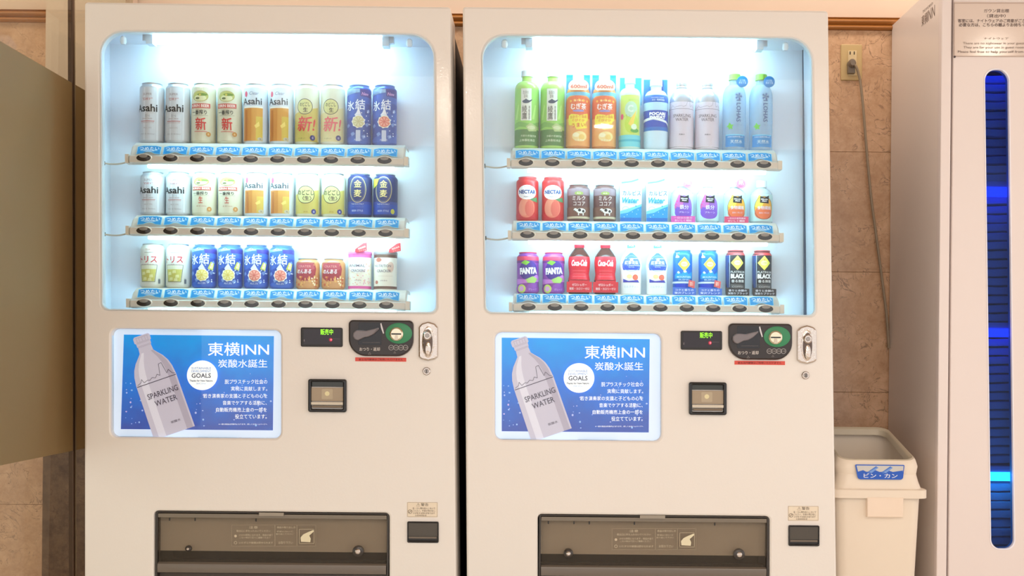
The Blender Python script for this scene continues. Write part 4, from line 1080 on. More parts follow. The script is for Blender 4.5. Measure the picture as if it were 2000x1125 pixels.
def fanta(d, R, H):
    band(d, R, 6, H-12, (148, 76, 176)); d.rect(-50, H*.80, 50, H-12, (226, 66, 96)); d.rect(-50, H*.74, 50, H*.80, (120, 50, 130))
    d.ell(2, H*.56, 27, 27, (72, 44, 140)); d.poly([(-20, H*.74), (-8, H*.80), (6, H*.76), (-4, H*.68)], (130, 190, 60)); d.poly([(-40, H*.36), (0, H*.34), (26, H*.46), (40, H*.42), (40, H*.30), (-40, H*.22)], (206, 130, 216)); d.poly([(-6, H*.34), (14, H*.42), (30, H*.36), (20, H*.26), (0, H*.26)], (170, 206, 110))
    d.txt('FANTA', 2, H*.55, 50, 18, (250, 250, 255), bold=.07, rot=.06); d.rect(-50, 6, 50, H*.16, (176, 86, 190))
    d.ell(-17, 14, 12, 12, (206, 226, 110)); d.ell(-17, 14, 7, 7, (226, 170, 220)); d.ell(14, 16, 17, 14, (146, 74, 176)); d.txt('グレープ', 14, 12, 24, 6, (206, 170, 226), bold=.02)
def coke(d):
    RR = (214, 30, 46)
    d.rect(-44, 40, 44, 104, (222, 40, 56)); d.rect(-44, 70, 44, 104, RR); d.txt('Coca-Cola', 0, 86, 46, 17, (250, 250, 252), bold=.035, shear=.3)
    for z_ in (48, 56, 64): d.rect(-20, z_, 20, z_+1.2, (240, 110, 120), lay=6)
def coke_x(root):
    t = G().box(-.0345, .0345, -.0325, -.0315, .005, .034).box(-.028, .028, -.0325, -.0315, .034, .038).build('banner_card', mat((216, 34, 50), .4), root, (0, 0, 0))
    d = D(); d.txt('ゼロシュガー', 0, 26, 40, 7, (250, 226, 230), bold=.03); d.txt('糖質・カロリーゼロ', 0, 15, 54, 7, (248, 210, 214), bold=.03); d.build('banner_print', t, flatmap(-32.6), origin=(0, 0, 0))
def tea_white(d):
    d.poly([(-26, 68), (26, 68), (30, 84), (22, 104), (6, 116), (-6, 116), (-22, 104), (-30, 84)], (60, 90, 200)); d.ring(0, 86, 28, 22, 1, (130, 160, 230), 26, lay=3); d.ell(0, 96, 5, 4, (220, 210, 150), lay=4)
    d.txt('紅茶花伝', 0, 88, 40, 10, (246, 248, 255), bold=.04, lay=5); d.txt('ROYAL', 0, 76, 16, 4, (200, 214, 250), lay=5); d.rect(-26, 34, 26, 58, (240, 236, 226), lay=2)
    d.ell(12, 48, 9, 8, (230, 110, 84), lay=4); d.ell(-6, 50, 8, 6, (236, 206, 150), lay=4); d.poly([(-26, 34), (26, 34), (20, 41), (-8, 38), (-26, 44)], (70, 66, 170), lay=5); d.txt('ミルクティー', 0, 22, 44, 6, (170, 176, 200), lay=5)
def tea_x(root):
    t = G().quadprism([(-.012, .128), (.010, .130), (.009, .143), (-.012, .141)], -.024, -.0232).build('price_tag', mat((50, 120, 200), .4), root, (0, 0, 0))
    d = D(); d.txt('人気', -1, 136, 14, 8, (220, 236, 250), bold=.03); d.build('tag_print', t, flatmap(-24.1), origin=(0, 0, 0))
def coffee_can(dark):
    def f(d, R, H):
        A = (30, 104, 196) if not dark else (40, 38, 42); B_ = (20, 150, 210) if not dark else (64, 62, 66)
        band(d, R, 5, H-8, A)
        if dark:
            d.rect(-44, H-14, 44, H-6, (220, 70, 70)); d.rect(-46, 5, -20, H-14, (56, 76, 130)); d.rect(-21, 5, -19, H-14, (180, 190, 210))
        else: d.rect(-24, H*.82, -12, H-9, (230, 170, 180))
        cy = H*.68 if not dark else H*.72
        d.poly([(2, cy+20), (20, cy), (2, cy-20), (-16, cy)], (236, 206, 70) if not dark else (240, 232, 90)); d.ell(2, cy, 9, 7, (250, 240, 160)); d.txt('★', 2, cy+9, 6, 6, (190, 140, 40)); d.txt('EMERALD' if not dark else 'COFFEE', 2, cy, 13, 3, (120, 100, 40))
        if not dark:
            d.poly([(-26, H*.44), (-14, H*.53), (-6, H*.46), (4, H*.56), (14, H*.46), (28, H*.53), (28, H*.36), (-26, H*.36)], B_); d.poly([(-14, H*.53), (-9, H*.49), (-14, H*.47), (-18, H*.50)], (230, 244, 250)); d.poly([(4, H*.56), (9, H*.51), (3, H*.49), (-1, H*.52)], (230, 244, 250))
            d.txt('MOUNTAIN', 2, H*.40, 40, 5, (200, 226, 246), bold=.02); d.txt('BLEND', 2, H*.34, 30, 4, (180, 214, 244), bold=.02); d.rect(-44, H*.26, 44, H*.30, (214, 222, 232)); d.rect(-24, 10, 10, H*.25, (20, 60, 190))
        else:
            d.txt('PLATINUM', 4, H*.52, 40, 6, (206, 206, 206), bold=.02); d.txt('BLACK', 4, H*.43, 40, 13, (240, 240, 240), bold=.06); d.txt('香る無糖', 4, H*.32, 36, 8, (230, 230, 230), bold=.04); d.rect(-16, H*.14, 24, H*.26, (84, 84, 84)); d.txt('COFFEE', 4, H*.2, 32, 5, (170, 170, 170), bold=.02)
    return f
def coffee_x(dark):
    def f(root):
        c = (60, 110, 210) if not dark else (40, 38, 42)
        t = G().quadprism([(-.030, .0006), (.034, .0002), (.034, .019), (-.030, .022)], -.034, -.033).build('banner_card', mat(c, .4), root, (0, 0, 0))
        d = D(); d.txt('コクと香りの' if not dark else '香りと余韻の', 2, 14, 50, 6, (226, 232, 248), bold=.03); d.txt('贅沢ブレンド' if not dark else '深煎りブラック', 2, 6, 54, 6, (226, 232, 248), bold=.03); d.build('banner_print', t, flatmap(-34.1), origin=(0, 0, 0))
        if not dark:
            t2_ = G().quadprism([(.012, .024), (.029, .019), (.031, .038), (.014, .042)], -.0345, -.0335).build('price_tag', mat((226, 90, 90), .4), root, (0, 0, 0))
            d = D(); d.txt('新', 21, 31, 10, 12, (250, 200, 190), bold=.03); d.build('tag_print', t2_, flatmap(-34.6), origin=(0, 0, 0))
    return f
def calpis_carton(name):
    root = P_root(name); H = 116
    # slanted-top paper carton
    g_ = G(); g_.grid([[(-.029, -.022, 0), (.029, -.022, 0), (.029, .022, 0), (-.029, .022, 0)], [(-.030, -.023, .1), (.030, -.023, .1), (.030, .023, .1), (-.030, .023, .1)], [(-.030, -.020, .102), (.030, -.020, .108), (.030, .022, H/1000), (-.030, .022, .109)]], 0, True, True, True)
    g_.build('carton_body', mat((226, 238, 244), .35), root, (0, 0, 0))
    G().tube([(-.026, -.023, .1085), (0, -.0215, .112), (.020, -.020, .1185)], .0024, 0, 8).build('straw', mat((110, 196, 214), .4), root, (0, 0, 0))
    d = D(); CB = (20, 130, 196)
    d.poly([(-29, 2), (29, 2), (29.5, 44), (10, 36), (-8, 26), (-29, 22)], (30, 150, 214)); d.poly([(-29, 22), (-8, 26), (10, 36), (29.5, 44), (29.5, 50), (8, 42), (-29, 30)], (120, 206, 232)); d.rect(-29, 2, 29, 12, (16, 110, 196))
    d.txt('カルピス', 2, 80, 50, 13, (40, 90, 130), bold=.05); d.txt('Water', -1, 60, 46, 16, (60, 160, 190), bold=.04, shear=.3)
    d.ring(-14, 36, 9, 7, 1, (140, 200, 216)); d.ell(14, 44, 2, 2, (60, 150, 190), 8)
    for a, b in ((-10, 20), (4, 28), (16, 22), (20, 34), (-18, 14)): d.ell(a, b, 1.1, 1.1, (220, 240, 250), 8, lay=20)
    d.build('printed_label', root, flatmap(-23.4), origin=(0, 0, 0))
    return root
def juice(kind, tagged):
    purple = kind == 'p'
    def f(d):
        A, B_ = ((150, 96, 196), (206, 110, 190)) if purple else ((244, 180, 60), (240, 120, 70))
        d.rect(-44, 6, 44, 80, (196, 226, 226) if True else A)
        d.ell(2, 42, 27, 32, A); d.ell(2, 28, 26, 18, B_ if not purple else (130, 86, 200)); d.poly([(-26, 46), (-12, 78), (6, 66), (-6, 40)], B_ if purple else (250, 226, 90), lay=4)
        if purple:
            for a, b in ((-20, 50), (-16, 58), (-22, 42)): d.ell(a, b, 3, 3, (226, 90, 160), 8, lay=5)
        else: d.ring(2, 42, 27, 32, 1.2, (90, 60, 70), 30, lay=5)
        d.poly([(-9, 56), (15, 54), (16, 76), (3, 70), (-8, 74)], (30, 30, 36), lay=8); d.txt('Minute\nMaid', 3, 63, 18, 9, (240, 240, 240), bold=.03, lay=9)
        d.txt('鉄分' if purple else '食物繊維', 3, 42, 24 if purple else 38, 12 if purple else 10, (244, 240, 250), bold=.05, lay=9); d.txt('プルーン' if purple else 'みかん・オレンジ', 3, 28, 28, 5, (230, 220, 246), bold=.03, lay=9)
    def x(root):
        if tagged:
            cc = (226, 90, 190) if purple else (226, 76, 120)
            t = G().box(-.033, .033, -.0335, -.0325, .000, .017).build('banner_card', mat(cc, .4), root, (0, 0, 0))
            d = D(); d.txt('一日分の鉄分' if purple else '一日分の食物繊維', 0, 12, 50, 5, (250, 214, 236), bold=.03); d.txt('おいしく補給', 0, 5, 46, 5.5, (250, 226, 240), bold=.04); d.build('banner_print', t, flatmap(-33.6), origin=(0, 0, 0))
            t = G().disc(.013, .110, .0145, .0145, -.0245, -.0235, 0, 26).build('round_tag', mat((236, 110, 170) if purple else (226, 80, 120), .4), root, (0, 0, 0))
            d = D(); d.ring(13, 110, 12.5, 12.5, .7, (250, 200, 220)); d.txt('栄養\nプラス', 13, 110, 16, 13, (250, 214, 226), bold=.02); d.build('tag_print', t, flatmap(-24.6), origin=(0, 0, 0))
    return f, x
AQUA = mat((198, 226, 244), .10, alpha=.42, key='aqua'); PALE = mat((226, 236, 240), .15, alpha=.5, key='pale')
def mk_coke(): return bottle('drink_bottle', [(22, 0), (29, 3), (30, 8), (30, 40), (27, 56), (29, 72), (30, 92), (28, 106), (20, 118), (12.5, 128), (12.5, 131)], mat((90, 40, 30), .1, alpha=.7, key='cola'), (226, 40, 60), [(13.4, 129), (14, 130), (14, 145), (12.6, 146.5)], None, coke, 1, coke_x)
PROD = {}
def get(key, fn):
    """first use returns the prototype itself, later uses return a copy"""
    if key not in PROD:
        PROD[key] = fn(); return PROD[key]
    src = PROD[key]
    r = src.copy(); COL.objects.link(r)
    for ch in list(src.children):
        c = ch.copy(); COL.objects.link(c); c.parent = r
        for s_ in list(ch.children):
            e_ = s_.copy(); COL.objects.link(e_); e_.parent = c
    return r
S5, S3 = 168, 122
C_ = dict(
 asahi5=('tall silver can with black lettering', 'can', lambda: can('drink_can', 33, S5, (200, 198, 202), beer_silver, .5, .3)),
 kirin5=('tall cream can with red band and red character', 'can', lambda: can('drink_can', 33, S5, (214, 204, 176), beer_cream(1), .3)),
 clear5=('tall can picturing amber beer under white foam', 'can', lambda: can('drink_can', 33, S5, (214, 218, 226), clear_beer, .3)),
 nodo5=('tall gold can with circle and large red characters', 'can', lambda: can('drink_can', 33, S5, (214, 206, 180), gold_circle(1), .4)),
 nodo5_glare=('tall gold can with glare painted as paler colours', 'can', lambda: can('drink_can', 33, S5, (220, 214, 196), gold_circle(1, True), .4)),
 ice5l=('tall blue can with faceted sides and pale lemon', 'can', lambda: can('drink_can', 33, S5, (60, 98, 190), ice_can('grey', 1), .3, .25, (150, 190, 236))),
 ice5g=('tall blue can with faceted sides and red grapefruit', 'can', lambda: can('drink_can', 33, S5, (60, 98, 190), ice_can('grape', 1), .3, .25, (120, 150, 210))),
 asahi3=('short silver can with black lettering', 'can', lambda: can('drink_can', 33, S3, (200, 198, 202), beer_silver, .5, .3)),
 kirin3=('short cream can with red band', 'can', lambda: can('drink_can', 33, S3, (214, 204, 176), beer_cream(0), .3)),
 clear3=('short can picturing amber beer', 'can', lambda: can('drink_can', 33, S3, (214, 218, 226), clear_beer, .3)),
 nodo3=('short gold can with black circled brush lettering', 'can', lambda: can('drink_can', 33, S3, (214, 206, 180), gold_circle(0), .4)),
 navy3=('short navy can with gold characters', 'can', lambda: can('drink_can', 33, S3, (44, 50, 104), navy, .3)),
 navy3y=('short navy can with gold characters and yellow corner', 'can', lambda: can('drink_can', 33, S3, (44, 50, 104), navy_y, .3)),
 tori3=('short cream can picturing a highball glass', 'can', lambda: can('drink_can', 33, S3, (226, 220, 206), highball, .2)),
 ice3l=('short blue can picturing a lemon slice', 'can', lambda: can('drink_can', 33, S3, (60, 98, 190), ice_can('lemon', 0), .3)),
 ice3g=('short blue can picturing a grapefruit slice', 'can', lambda: can('drink_can', 33, S3, (60, 98, 190), ice_can('grape', 0), .3)),
 crat=('small stubby crimson and orange can', 'can', lambda: can('drink_can', 32, 86, (214, 150, 96), crater, .2)),
 pink=('round snack tin with pink lid and red tag', 'tin', lambda: cracker_can('snack_tin', 32, 106, (226, 110, 170), crackerp((226, 96, 160), 'ANIMAL', 'CRACKERS', 'pink'), 4, 0)),
 brown=('round cracker tin with grey lid and red tag', 'tin', lambda: cracker_can('snack_tin', 32, 106, (150, 140, 140), crackerp((120, 84, 70), 'NUTRITION', 'CRACKER', 'brown'), 26, 0)),
 tea=('green tea bottle with white cap', 'bottle', lambda: bottle('tea_bottle', pet(33, 218, 14, 166), mat((176, 216, 110), .15), (236, 240, 244), capp(16, 218), None, green_tea)),
 barley=('orange barley tea bottle with yellow burst', 'bottle', lambda: bottle('tea_bottle', pet(33, 208, 14, 152), mat((206, 130, 70), .12), (240, 244, 248), capp(15.5, 208), None, barley, 1, barley_x)),
 citrus=('yellow green citrus bottle with aqua card', 'bottle', lambda: bottle('drink_bottle', pet(30, 202, 13, 150), mat((206, 230, 220), .15), (226, 240, 244), capp(15, 202), None, citrus, 1, citrus_x)),
 sweat=('blue and white sports drink bottle, blue card behind', 'bottle', lambda: bottle('drink_bottle', pet(33, 196, 15, 140), mat((206, 226, 240), .15), (238, 244, 250), capp(17, 196), None, sweat, 1, sweat_x)),
 spark=('aluminium bottle with grey lettering', 'bottle', lambda: bottle('drink_bottle', [(27, 0), (31, 3), (33, 8), (33, 132), (32.4, 142), (29.5, 152), (24, 162), (17, 169), (13.5, 173), (13.5, 177)], mat((200, 196, 204), .22, .5), (216, 214, 220), [(14, 173), (15, 174), (15, 176), (13.5, 177), (13.5, 181), (15, 182), (15, 187), (14, 188)], None, sparkling, capmat=mat((206, 206, 212), .25, .6))),
 lohas=('clear water bottle with blue round tag', 'bottle', lambda: bottle('water_bottle', pet(32, 214, 14, 146), AQUA, (150, 210, 90), capp(16, 214), None, lohas, 1, lohas_x)),
 nectar=('red peach drink can with white oval', 'can', lambda: can('drink_can', 30.5, 123, (206, 50, 50), nectar, .1, .3, (222, 120, 120))),
 cocoa=('small brown cocoa can with cow picture', 'can', lambda: can('drink_can', 31, 103, (110, 70, 66), cocoa, .2, .3)),
 calpis=('white and blue drink carton with straw', 'carton', lambda: calpis_carton('drink_carton')),
 fanta=('purple soda can with red top', 'can', lambda: can('drink_can', 30, 115, (150, 76, 176), fanta, .2, .3, (226, 70, 96))),
 coke=('small red labelled cola bottle with red banner', 'bottle', mk_coke),
 milk=('white milk tea bottle with blue label', 'bottle', lambda: bottle('tea_bottle', [(24, 0), (28, 3), (29, 8), (29, 66), (31, 80), (27, 100), (18, 116), (13, 124), (13, 128)], mat((244, 242, 240), .2), (246, 248, 250), [(14, 125), (15, 126), (15, 136), (13.8, 137)], None, tea_white, 1, tea_x)),
 coffb=('slim blue coffee can with yellow diamond', 'can', lambda: (lambda r_: (coffee_x(0)(r_), r_)[1])(can('coffee_can', 26.5, 126, (30, 104, 196), coffee_can(0), .2))),
 coffk=('slim black coffee can with yellow diamond', 'can', lambda: (lambda r_: (coffee_x(1)(r_), r_)[1])(can('coffee_can', 26.5, 126, (40, 38, 42), coffee_can(1), .2, .3, (210, 80, 80)))),
)
def jb(kind, tagged, H):
    f, x = juice(kind, tagged)
    return bottle('juice_bottle', [(24, 0), (30, 3), (31, 8), (31, 74), (29, 84), (21, 93), (13, 98), (12.5, 104)], PALE, (230, 240, 246), [(13.2, 100), (14.4, 101), (14.4, H-1), (13, H)], None, f, 1, x)
C_['jp1'] = ('pale bottle with purple prune label and magenta banner', 'bottle', lambda: jb('p', 1, 106))
C_['jp2'] = ('pale bottle with purple prune label, no banner', 'bottle', lambda: jb('p', 0, 106))
C_['jo1'] = ('pale bottle with orange fruit label and pink banner', 'bottle', lambda: jb('o', 1, 106))
C_['jo2'] = ('clear bottle with orange fruit label, no banner', 'bottle', lambda: jb('o', 0, 120))
LX = [297.5, 348, 398.6, 449.4, 500, 550, 600.6, 650.7, 702, 752]
RX = [1029, 1079, 1129, 1180, 1230, 1281, 1331, 1381, 1434, 1486]
layout = [
 ('left', 'top', LROWS[0]['z'], LX, 165, 'asahi5 asahi5 kirin5 kirin5 clear5 clear5 nodo5 nodo5_glare ice5l ice5g'),
 ('left', 'middle', LROWS[1]['z'], [x+1 for x in LX], 380, 'asahi3 asahi3 kirin3 kirin3 clear3 clear3 nodo3 nodo3 navy3 navy3y'),
 ('left', 'bottom', LROWS[2]['z'], [x+1 for x in LX], 520, 'tori3 tori3 ice3l ice3l ice3g ice3g crat crat pink brown'),
 ('right', 'top', RROWS[0]['z'], RX, 220, 'tea tea barley barley citrus sweat spark spark lohas lohas'),
 ('right', 'middle', RROWS[1]['z'], [x+1 for x in RX], 390, 'nectar nectar cocoa cocoa calpis calpis jp1 jp2 jo1 jo2'),
 ('right', 'bottom', RROWS[2]['z'], [x+2 for x in RX], 530, 'fanta fanta coke coke milk milk coffb coffb coffk coffk'),
]
ORD = ['first', 'second', 'third', 'fourth', 'fifth', 'sixth', 'seventh', 'eighth', 'ninth', 'tenth']
for side, shelf, zb_, xs, py_, names in layout:
    for i, k in enumerate(names.split()):
        desc, cat_, fn = C_[k]
        o = get(k, fn)
        p = U(xs[i], py_, .115)
        o.location = (p.x, .115, zb_+.0004)
        o.rotation_euler.z = 0
        tag(o, '%s, %s from left, %s shelf' % (desc, ORD[i], shelf)+(', left machine' if side == 'left' else ', right machine'), cat_, 'sample drinks on the %s shelf of the %s vending machine' % (shelf, side))
# ------------------------------------------------------------------ outlet and cord
o_ = thing('wall_outlet', 'beige double power outlet plate on the marble wall beside the vending machine', 'outlet', U(1662, 122, WY-.012))
yw = WY-.012
BG = mat((206, 178, 126), .4)
G().plate(rpoly(quad(1641.5, 87, 1683, 157.5, yw), .004, 4), [], yw-.007, yw, None, .003).build('cover_plate', BG, o_)
G().plate(rpoly(quad(1655, 100, 1672, 149, yw), .002, 3), [], yw-.010, yw-.006, None, .001).build('socket_insert', mat((222, 200, 156), .4), o_)
g = G()
for (x, y) in ((1659, 105), (1667, 105), (1662, 139), (1665, 139)):
    c = U(x, y, yw); g = G().box(c.x-.0016, c.x+.0016, yw-.0106, yw-.0098, c.z-.005, c.z+.005); g.build('socket_slot', mat((50, 40, 30), .6), o_)
c = U(1662, 146, yw)
cd = thing('power_cord', 'grey power cord plugged into the beige wall outlet and hanging down', 'cord', U(1663, 126, yw-.02))
c = U(1663, 125, yw-.022)
gp = G(); gp.disc(c.x, c.z, .012, .014, c.y-.022, c.y+.012, 0, 20, .7)
gp.box(c.x-.011, c.x+.011, c.y-.006, c.y+.012, c.z-.030, c.z-.006, 0); gp.build('plug', mat((128, 116, 104), .45), cd)
pts = [U(x, y, yw-d_) for x, y, d_ in ((1666, 124, .040), (1672, 130, .038), (1677, 145, .030), (1681, 165, .024), (1686, 210, .020), (1690, 260, .02), (1695, 320, .02), (1702, 390, .02), (1710, 450, .02), (1718, 510, .02), (1726, 570, .02), (1732, 620, .02), (1736, 680, .02))]
P2 = []
for i in range(len(pts)-1):
    for k in range(4):
        t = k/4; a, b, c_, d_ = pts[max(i-1, 0)], pts[i], pts[i+1], pts[min(i+2, len(pts)-1)]
        P2.append(b*.5*2*1.0*(0) + (a*(-t+2*t*t-t**3)+b*(2-5*t*t+3*t**3)+c_*(t+4*t*t-3*t**3)+d_*(-t*t+t**3))*.5)
P2.append(pts[-1])
G().tube(P2, .0042, 0, 10).build('cable', mat((160, 142, 120), .5), cd)

# ------------------------------------------------------------------ white gown cabinet
CX = 1.121; CY0 = 3.56-DF; CXR = 1.82
ctop = U(1733, 50, WY-.02).z
cab = thing('storage_cabinet', 'tall white cabinet with long blue lit window slot at the right edge', 'cabinet', ((CX+CXR)/2, (CY0+WY)/2, 0))
CW = mat((242, 232, 226), .28); CWF = mat((238, 226, 222), .28)
G().box(CX, CX+.012, CY0+.03, WY-.02, .04, ctop).build('side_panel', CW, cab)
G().box(CXR-.012, CXR, CY0+.03, WY-.02, .04, ctop).build('side_panel', CW, cab)
G().box(CX+.012, CXR-.012, WY-.03, WY-.02, .04, ctop-.02).build('rear_panel', mat((40, 44, 60), .6), cab)
G().box(CX+.012, CXR-.012, CY0+.03, WY-.03, ctop-.02, ctop).build('top_panel', CW, cab)
G().box(CX+.012, CXR-.012, CY0+.03, WY-.03, .04, .06).build('bottom_panel', CW, cab)
G().box(CX+.02, CXR-.02, CY0+.05, WY-.04, 0, .04).build('plinth', BLACK, cab)
xg0 = U(1851.5, 15, CY0).x; xg1 = U(1862, 1120, CY0).x; xgm = U(1856, 560, CY0).x
G().plate([(CX, .05), (xgm-.0025, .05), (xgm-.0025, ctop), (CX, ctop)], [], CY0, CY0+.03, None, .003).build('front_stile', CWF, cab)
G().box(xgm-.004, xgm+.004, CY0+.02, CY0+.03, .05, ctop).build('door_gap', mat((90, 66, 56), .6), cab)
sl = quad(1923, 135, 1970.5, 1072, CY0)
slot = [(U(1930, 600, CY0).x-.0335+.0, sl[0][1]), (0, 0), (0, 0), (0, 0)]
xm0, xm1 = (U(1923, 160, CY0).x+U(1935, 1050, CY0).x)/2, (U(1970.5, 160, CY0).x+U(1981.5, 1050, CY0).x)/2
zs0, zs1 = U(1958, 1072, CY0).z, U(1946, 135, CY0).z
zq = lambda px_, py_: (U(px_, py_, CY0).x, U(px_, py_, CY0).z)
so = rpoly([zq(1935, 1072), zq(1981.5, 1072.5), zq(1970.5, 135.5), zq(1922.5, 135)], [.026, .026, .032, .032], 8)
door = G().plate([(xgm+.0025, .05), (CXR, .05), (CXR, ctop), (xgm+.0025, ctop)], [so], CY0, CY0+.028, None, .003).build('cabinet_door', CWF, cab)
def shrink(l, d):
    cx = sum(p[0] for p in l)/len(l); cz = sum(p[1] for p in l)/len(l)
    return [(p[0]+(d if p[0] < cx else -d), p[1]+(d if p[1] < cz else -d)) for p in l]
G().plate(shrink(so, -.002), [shrink(so, .0012)], CY0-.0015, CY0+.010, None, .0005).build('slot_rim', mat((246, 244, 252), .3), door)
G().plate(shrink(so, -.001), [], CY0+.010, CY0+.014, None, 0, back=True).build('slot_pane', glass_mat('blue_acrylic', (.42, .58, .88), .35), door)
# inside: shelves with blue strip lamps and folded gowns
GW = mat((196, 204, 222), .8, bump=.6, bscale=120)
def blue(nm, col, e_): return mat((40, 60, 255), .4, emit=e_, ecol=col, key=nm)
for k, (py_, col, e_, hh) in enumerate(((366, (20, 60, 255), 2.2, .028), (641, (20, 60, 255), 2.2, .026), (921, (60, 225, 255), 4, .026), (118, (30, 70, 255), 4, .02))):
    zt_ = U(1950, py_, CY0+.06).z
    G().box(CX+.02, CXR-.02, CY0+.05, WY-.05, zt_, zt_+.016).build('shelf', mat((140, 150, 200), .4), cab)
    G().box(xm0-.05, xm1+.05, CY0+.046, CY0+.058, zt_-hh, zt_-.001).build('shelf_lamp', blue('bl%d' % k, col, e_), cab)
tops = [U(1950, p_, CY0+.06).z for p_ in (118, 366, 641, 921)]+[.315]
gi = 0; gmesh = None
gown = None
NUM = 'first second third fourth fifth sixth seventh eighth ninth tenth eleventh twelfth thirteenth fourteenth fifteenth sixteenth seventeenth eighteenth nineteenth twentieth'.split()
for b_ in range(4):
    z1 = tops[b_]-.012; z0 = tops[b_+1]+.0165
    z_ = z0; n_ = int((z1-z0)/.0262)
    for i in range(n_):
        if gown is None:
            gg = G(); rws = []
            NX = 12
            for j in range(NX+1):
                u = j/NX; x = -.135+.27*u
                wv = .0011*math.sin(u*9)+.0006*math.sin(u*21+1)
                rws.append([(x, yy_, zz_+wv) for yy_, zz_ in ((.1, .004), (.1, .018), (.096, .0224), (-.096, .0224), (-.1, .0205), (-.101, .012), (-.1, .002), (-.096, 0), (.096, 0))])
            gg.grid([list(r_) for r_ in rws], 0, True, True, True)
            gown = gg.build('folded_gown', GW, None, (0, 0, 0)); o = gown
        else:
            o = gown.copy(); COL.objects.link(o)
        o.location = (CX+.185+random.uniform(-.02, .02), CY0+.195+random.uniform(-.006, .006), z_+.0045)
        o.rotation_euler = (0, random.uniform(-.004, .004), random.uniform(-.03, .03))
        tag(o, 'folded gown seen through the blue slot, %s from bottom of the %s pile' % (NUM[i], ('topmost', 'second', 'third', 'lowest')[b_]), 'gown', 'folded gowns stacked behind the blue window slot')
        z_ += .0262
# notice on the door
nx0, nx1 = U(1862.5, 60, CY0).x, U(1862.5, 60, CY0).x+.30
nz0, nz1 = U(1866, 110.5, CY0).z, U(1862, 4, CY0).z
G().plate(rpoly([(nx0, nz0), (nx1, nz0), (nx1, nz1), (nx0, nz1)], .002, 2), [], CY0-.004, CY0-.0005, None, .0008).build('notice_plate', mat((226, 208, 196), .12), cab)
npl = [c for c in cab.children if c.name.startswith('notice_plate')][0]
d = D(); IN = (92, 76, 74)
NXc = 1946
d.txt('ガウン貸出棚', NXc, -21, 49, 7, IN, bold=.01); d.txt('（貸出中）', NXc, -31, 36, 7, IN, bold=.01)
d.txt('客室には、ナイトウェアのご用意がございません。', 1871+82, -40.5, 164, 7, IN, bold=.02); d.txt('必要な方は、こちらの棚よりお持ちください。', 1873+78, -48.5, 156, 7, IN, bold=.02)
d.txt('ナイトウェア', NXc, -75, 48, 4, (150, 132, 122)); d.txt('There are no nightwear in your guest room.', 1882+70, -85, 142, 6, (150, 132, 122)); d.txt('They are for your use in guest rooms.', 1882+62, -93, 124, 6, (130, 114, 106)); d.txt('Please feel free to help yourself from here.', 1871+74, -101.5, 148, 6, (110, 94, 90))
p0 = (1863.5, 5.5); d.frame(1863.5, -110, 2062, -5.5, .9, (180, 158, 146))
d.build('notice_print', npl, lambda x, y, off: U(x, -y, CY0-.004-off))
c = U(1864.5, 111, CY0-.004); G().disc(c.x, c.z, .003, .003, CY0-.0065, CY0-.003, 0, 12).build('notice_pin', mat((70, 56, 56), .4), cab)
# lettering on the cabinet side
d = D(); d.txt('東横', 0, 0, 34, 20, (110, 92, 84), bold=.0, rot=0); d.txt('INN', 40, 0, 44, 20, (120, 104, 96)); d.txt('TOYOKO', 20, 16, 60, 5, (110, 92, 84))
sp_ = [c for c in cab.children if c.name.startswith('side_panel')][0]
pc = UX(1812, 32, CX)
d.build('side_lettering', sp_, lambda x, y, off: Vector((CX-off, pc.y-(x-20)*.0016, pc.z+y*.0016)))

# ------------------------------------------------------------------ litter bin
BY0, BY1 = 3.46-DF, 3.80-DF
bc = U(1722, 1000, BY0)
bn = thing('litter_bin', 'white plastic bin with slanted open lid and blue bottle and can sticker', 'bin', (bc.x, (BY0+BY1)/2, 0))
BW = mat((240, 226, 208), .38); cyb = (BY0+BY1)/2
def ring(cx, cy, hx, hy, z_, r, n=6):
    p = rpoly([(cx-hx, cy-hy), (cx+hx, cy-hy), (cx+hx, cy+hy), (cx-hx, cy+hy)], r, n)
    return [(x, y, z_) for x, y in p]
xr_rim = U(1814.5, 965, BY0).x; hw = .134; bx_ = xr_rim-hw
z_rt, z_rb = U(1800, 957, BY0).z, U(1800, 974, BY0).z
hwb = U(1803, 985, BY0).x-bx_
G().grid([ring(bx_, cyb, hwb-.02, .13, .004, .03), ring(bx_, cyb, hwb-.018, .135, .02, .03), ring(bx_, cyb, hwb, .158, z_rb-.001, .03)], 0, True, True, False).build('bin_body', BW, bn)
# lid: flange, then a shell that narrows and leans to the back
lid = G()
z1_ = U(1800, 925, BY0).z; z2_ = U(1785, 880, BY0+.1).z; z3_ = U(1745, 842, BY0+.2).z
secs = []
secs.append(ring(bx_, cyb, hw, .172, z_rb, .03)); secs.append(ring(bx_, cyb, hw, .172, z_rt-.002, .03)); secs.append(ring(bx_, cyb, hw-.003, .169, z_rt, .03)); secs.append(ring(bx_, cyb, hw-.012, .160, z_rt+.001, .03))
zr = [z_rt+.004, z_rt+.03, z_rt+.06]
secs.append(ring(bx_, cyb, hw-.018, .158, z_rt+.02, .034)); secs.append(ring(bx_, cyb, hw-.022, .155, z_rt+.040, .038))
lid.grid(secs, 0, True, False, False)
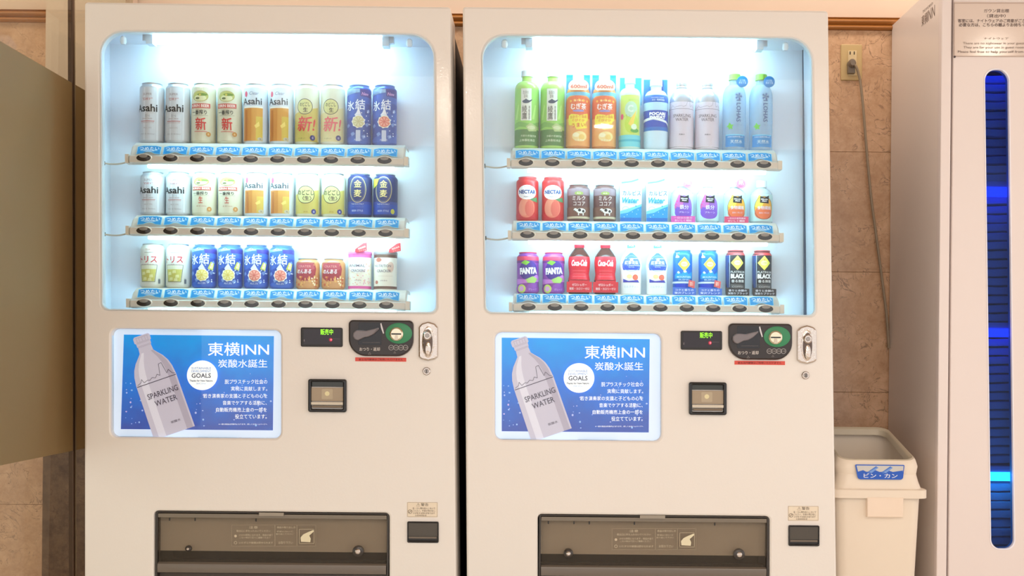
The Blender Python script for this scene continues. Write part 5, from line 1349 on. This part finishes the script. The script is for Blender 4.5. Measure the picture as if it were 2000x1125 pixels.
# slanted top with an opening: front edge low, back edge high
n = len(secs[-1])
zf_, zbk = U(1700, 904, BY0+.01).z, z3_-.004
def slope(p, inset, lift=0.0):
    t = (p[1]-(cyb-.155))/.31; t = max(0, min(1, t))
    zz = zf_+(zbk-zf_)*t
    k = 1-.05*max(0, (zz-(z_rt+.04))/.12)
    cx = bx_+(p[0]-bx_)*k
    return (cx+(bx_-cx)*inset, p[1]+(cyb-p[1])*inset, zz+lift)
top0 = [slope(p, .0) for p in secs[-1]]; mid = [tuple((Vector(a)*.45+Vector(b)*.55)+Vector(((a[0]-bx_)*.04, (a[1]-cyb)*.02, 0))) for a, b in zip(secs[-1], top0)]
top1 = [slope(p, .03, .006) for p in secs[-1]]; top2 = [slope(p, .11, .006) for p in secs[-1]]
lid.grid([secs[-1], mid, top0, top1], 0, True, False, False)
rim2 = [slope(p, .135, .002) for p in secs[-1]]; rim3 = [slope(p, .145, -.014) for p in secs[-1]]
lo_ = lid.build('bin_lid', BW, bn)
G().grid([top1, [slope(p, .06, .009) for p in secs[-1]], top2, rim2, rim3], 0, True, False, False).build('opening_rim', mat((206, 194, 172), .4), lo_)
xh0, xh1 = U(1693, 980, BY0).x, U(1764.5, 980, BY0).x
G().plate([(xh0+.001, U(1700, 1010, BY0).z), (xh1-.001, U(1700, 1010, BY0).z), (xh1, z_rb+.003), (xh0, z_rb+.003)], [], BY0-.004, BY0+.03, None, .003).build('bin_handle', mat((244, 224, 204), .38), bn)
# sticker on the sloping front of the lid
st = D()
SB = (30, 92, 200)
st.poly(rpoly([(-44, -15), (44, -15), (47, 14), (-50, 14)], [5, 5, 2, 2], 4), SB)
st.poly([(-44, 0), (44, 0), (45, 12), (-47, 12)], (206, 204, 200), lay=2)
st.poly([(-44, 0), (-34, 3), (-26, -1), (-12, 4), (0, -1), (12, 4), (24, 0), (44, 3), (43, -6), (-43, -6)], SB, lay=3)
for cx in (-12, 16): st.poly([(cx-14, -1), (cx-10, -4), (cx+8, 8), (cx+3, 11)], (70, 120, 210), lay=4); st.poly([(cx-10, 0), (cx-6, -3), (cx+8, 8), (cx+5, 9)], (120, 160, 226), lay=5)
st.txt('ビン・カン', 0, -7.5, 66, 8.5, (236, 240, 250), bold=.03, lay=6)
pf0, pf1 = U(1722, 937, BY0), U(1722, 907, BY0)
ysl0, ysl1 = cyb-.158, cyb-.158
st.build('bin_sticker', bn, lambda x, y, off: Vector((U(1721, 921, BY0).x+x*.00141, cyb-.163-off-.0+(.004 if y > 0 else 0)*0, (pf0.z+pf1.z)/2+y*.00141)))
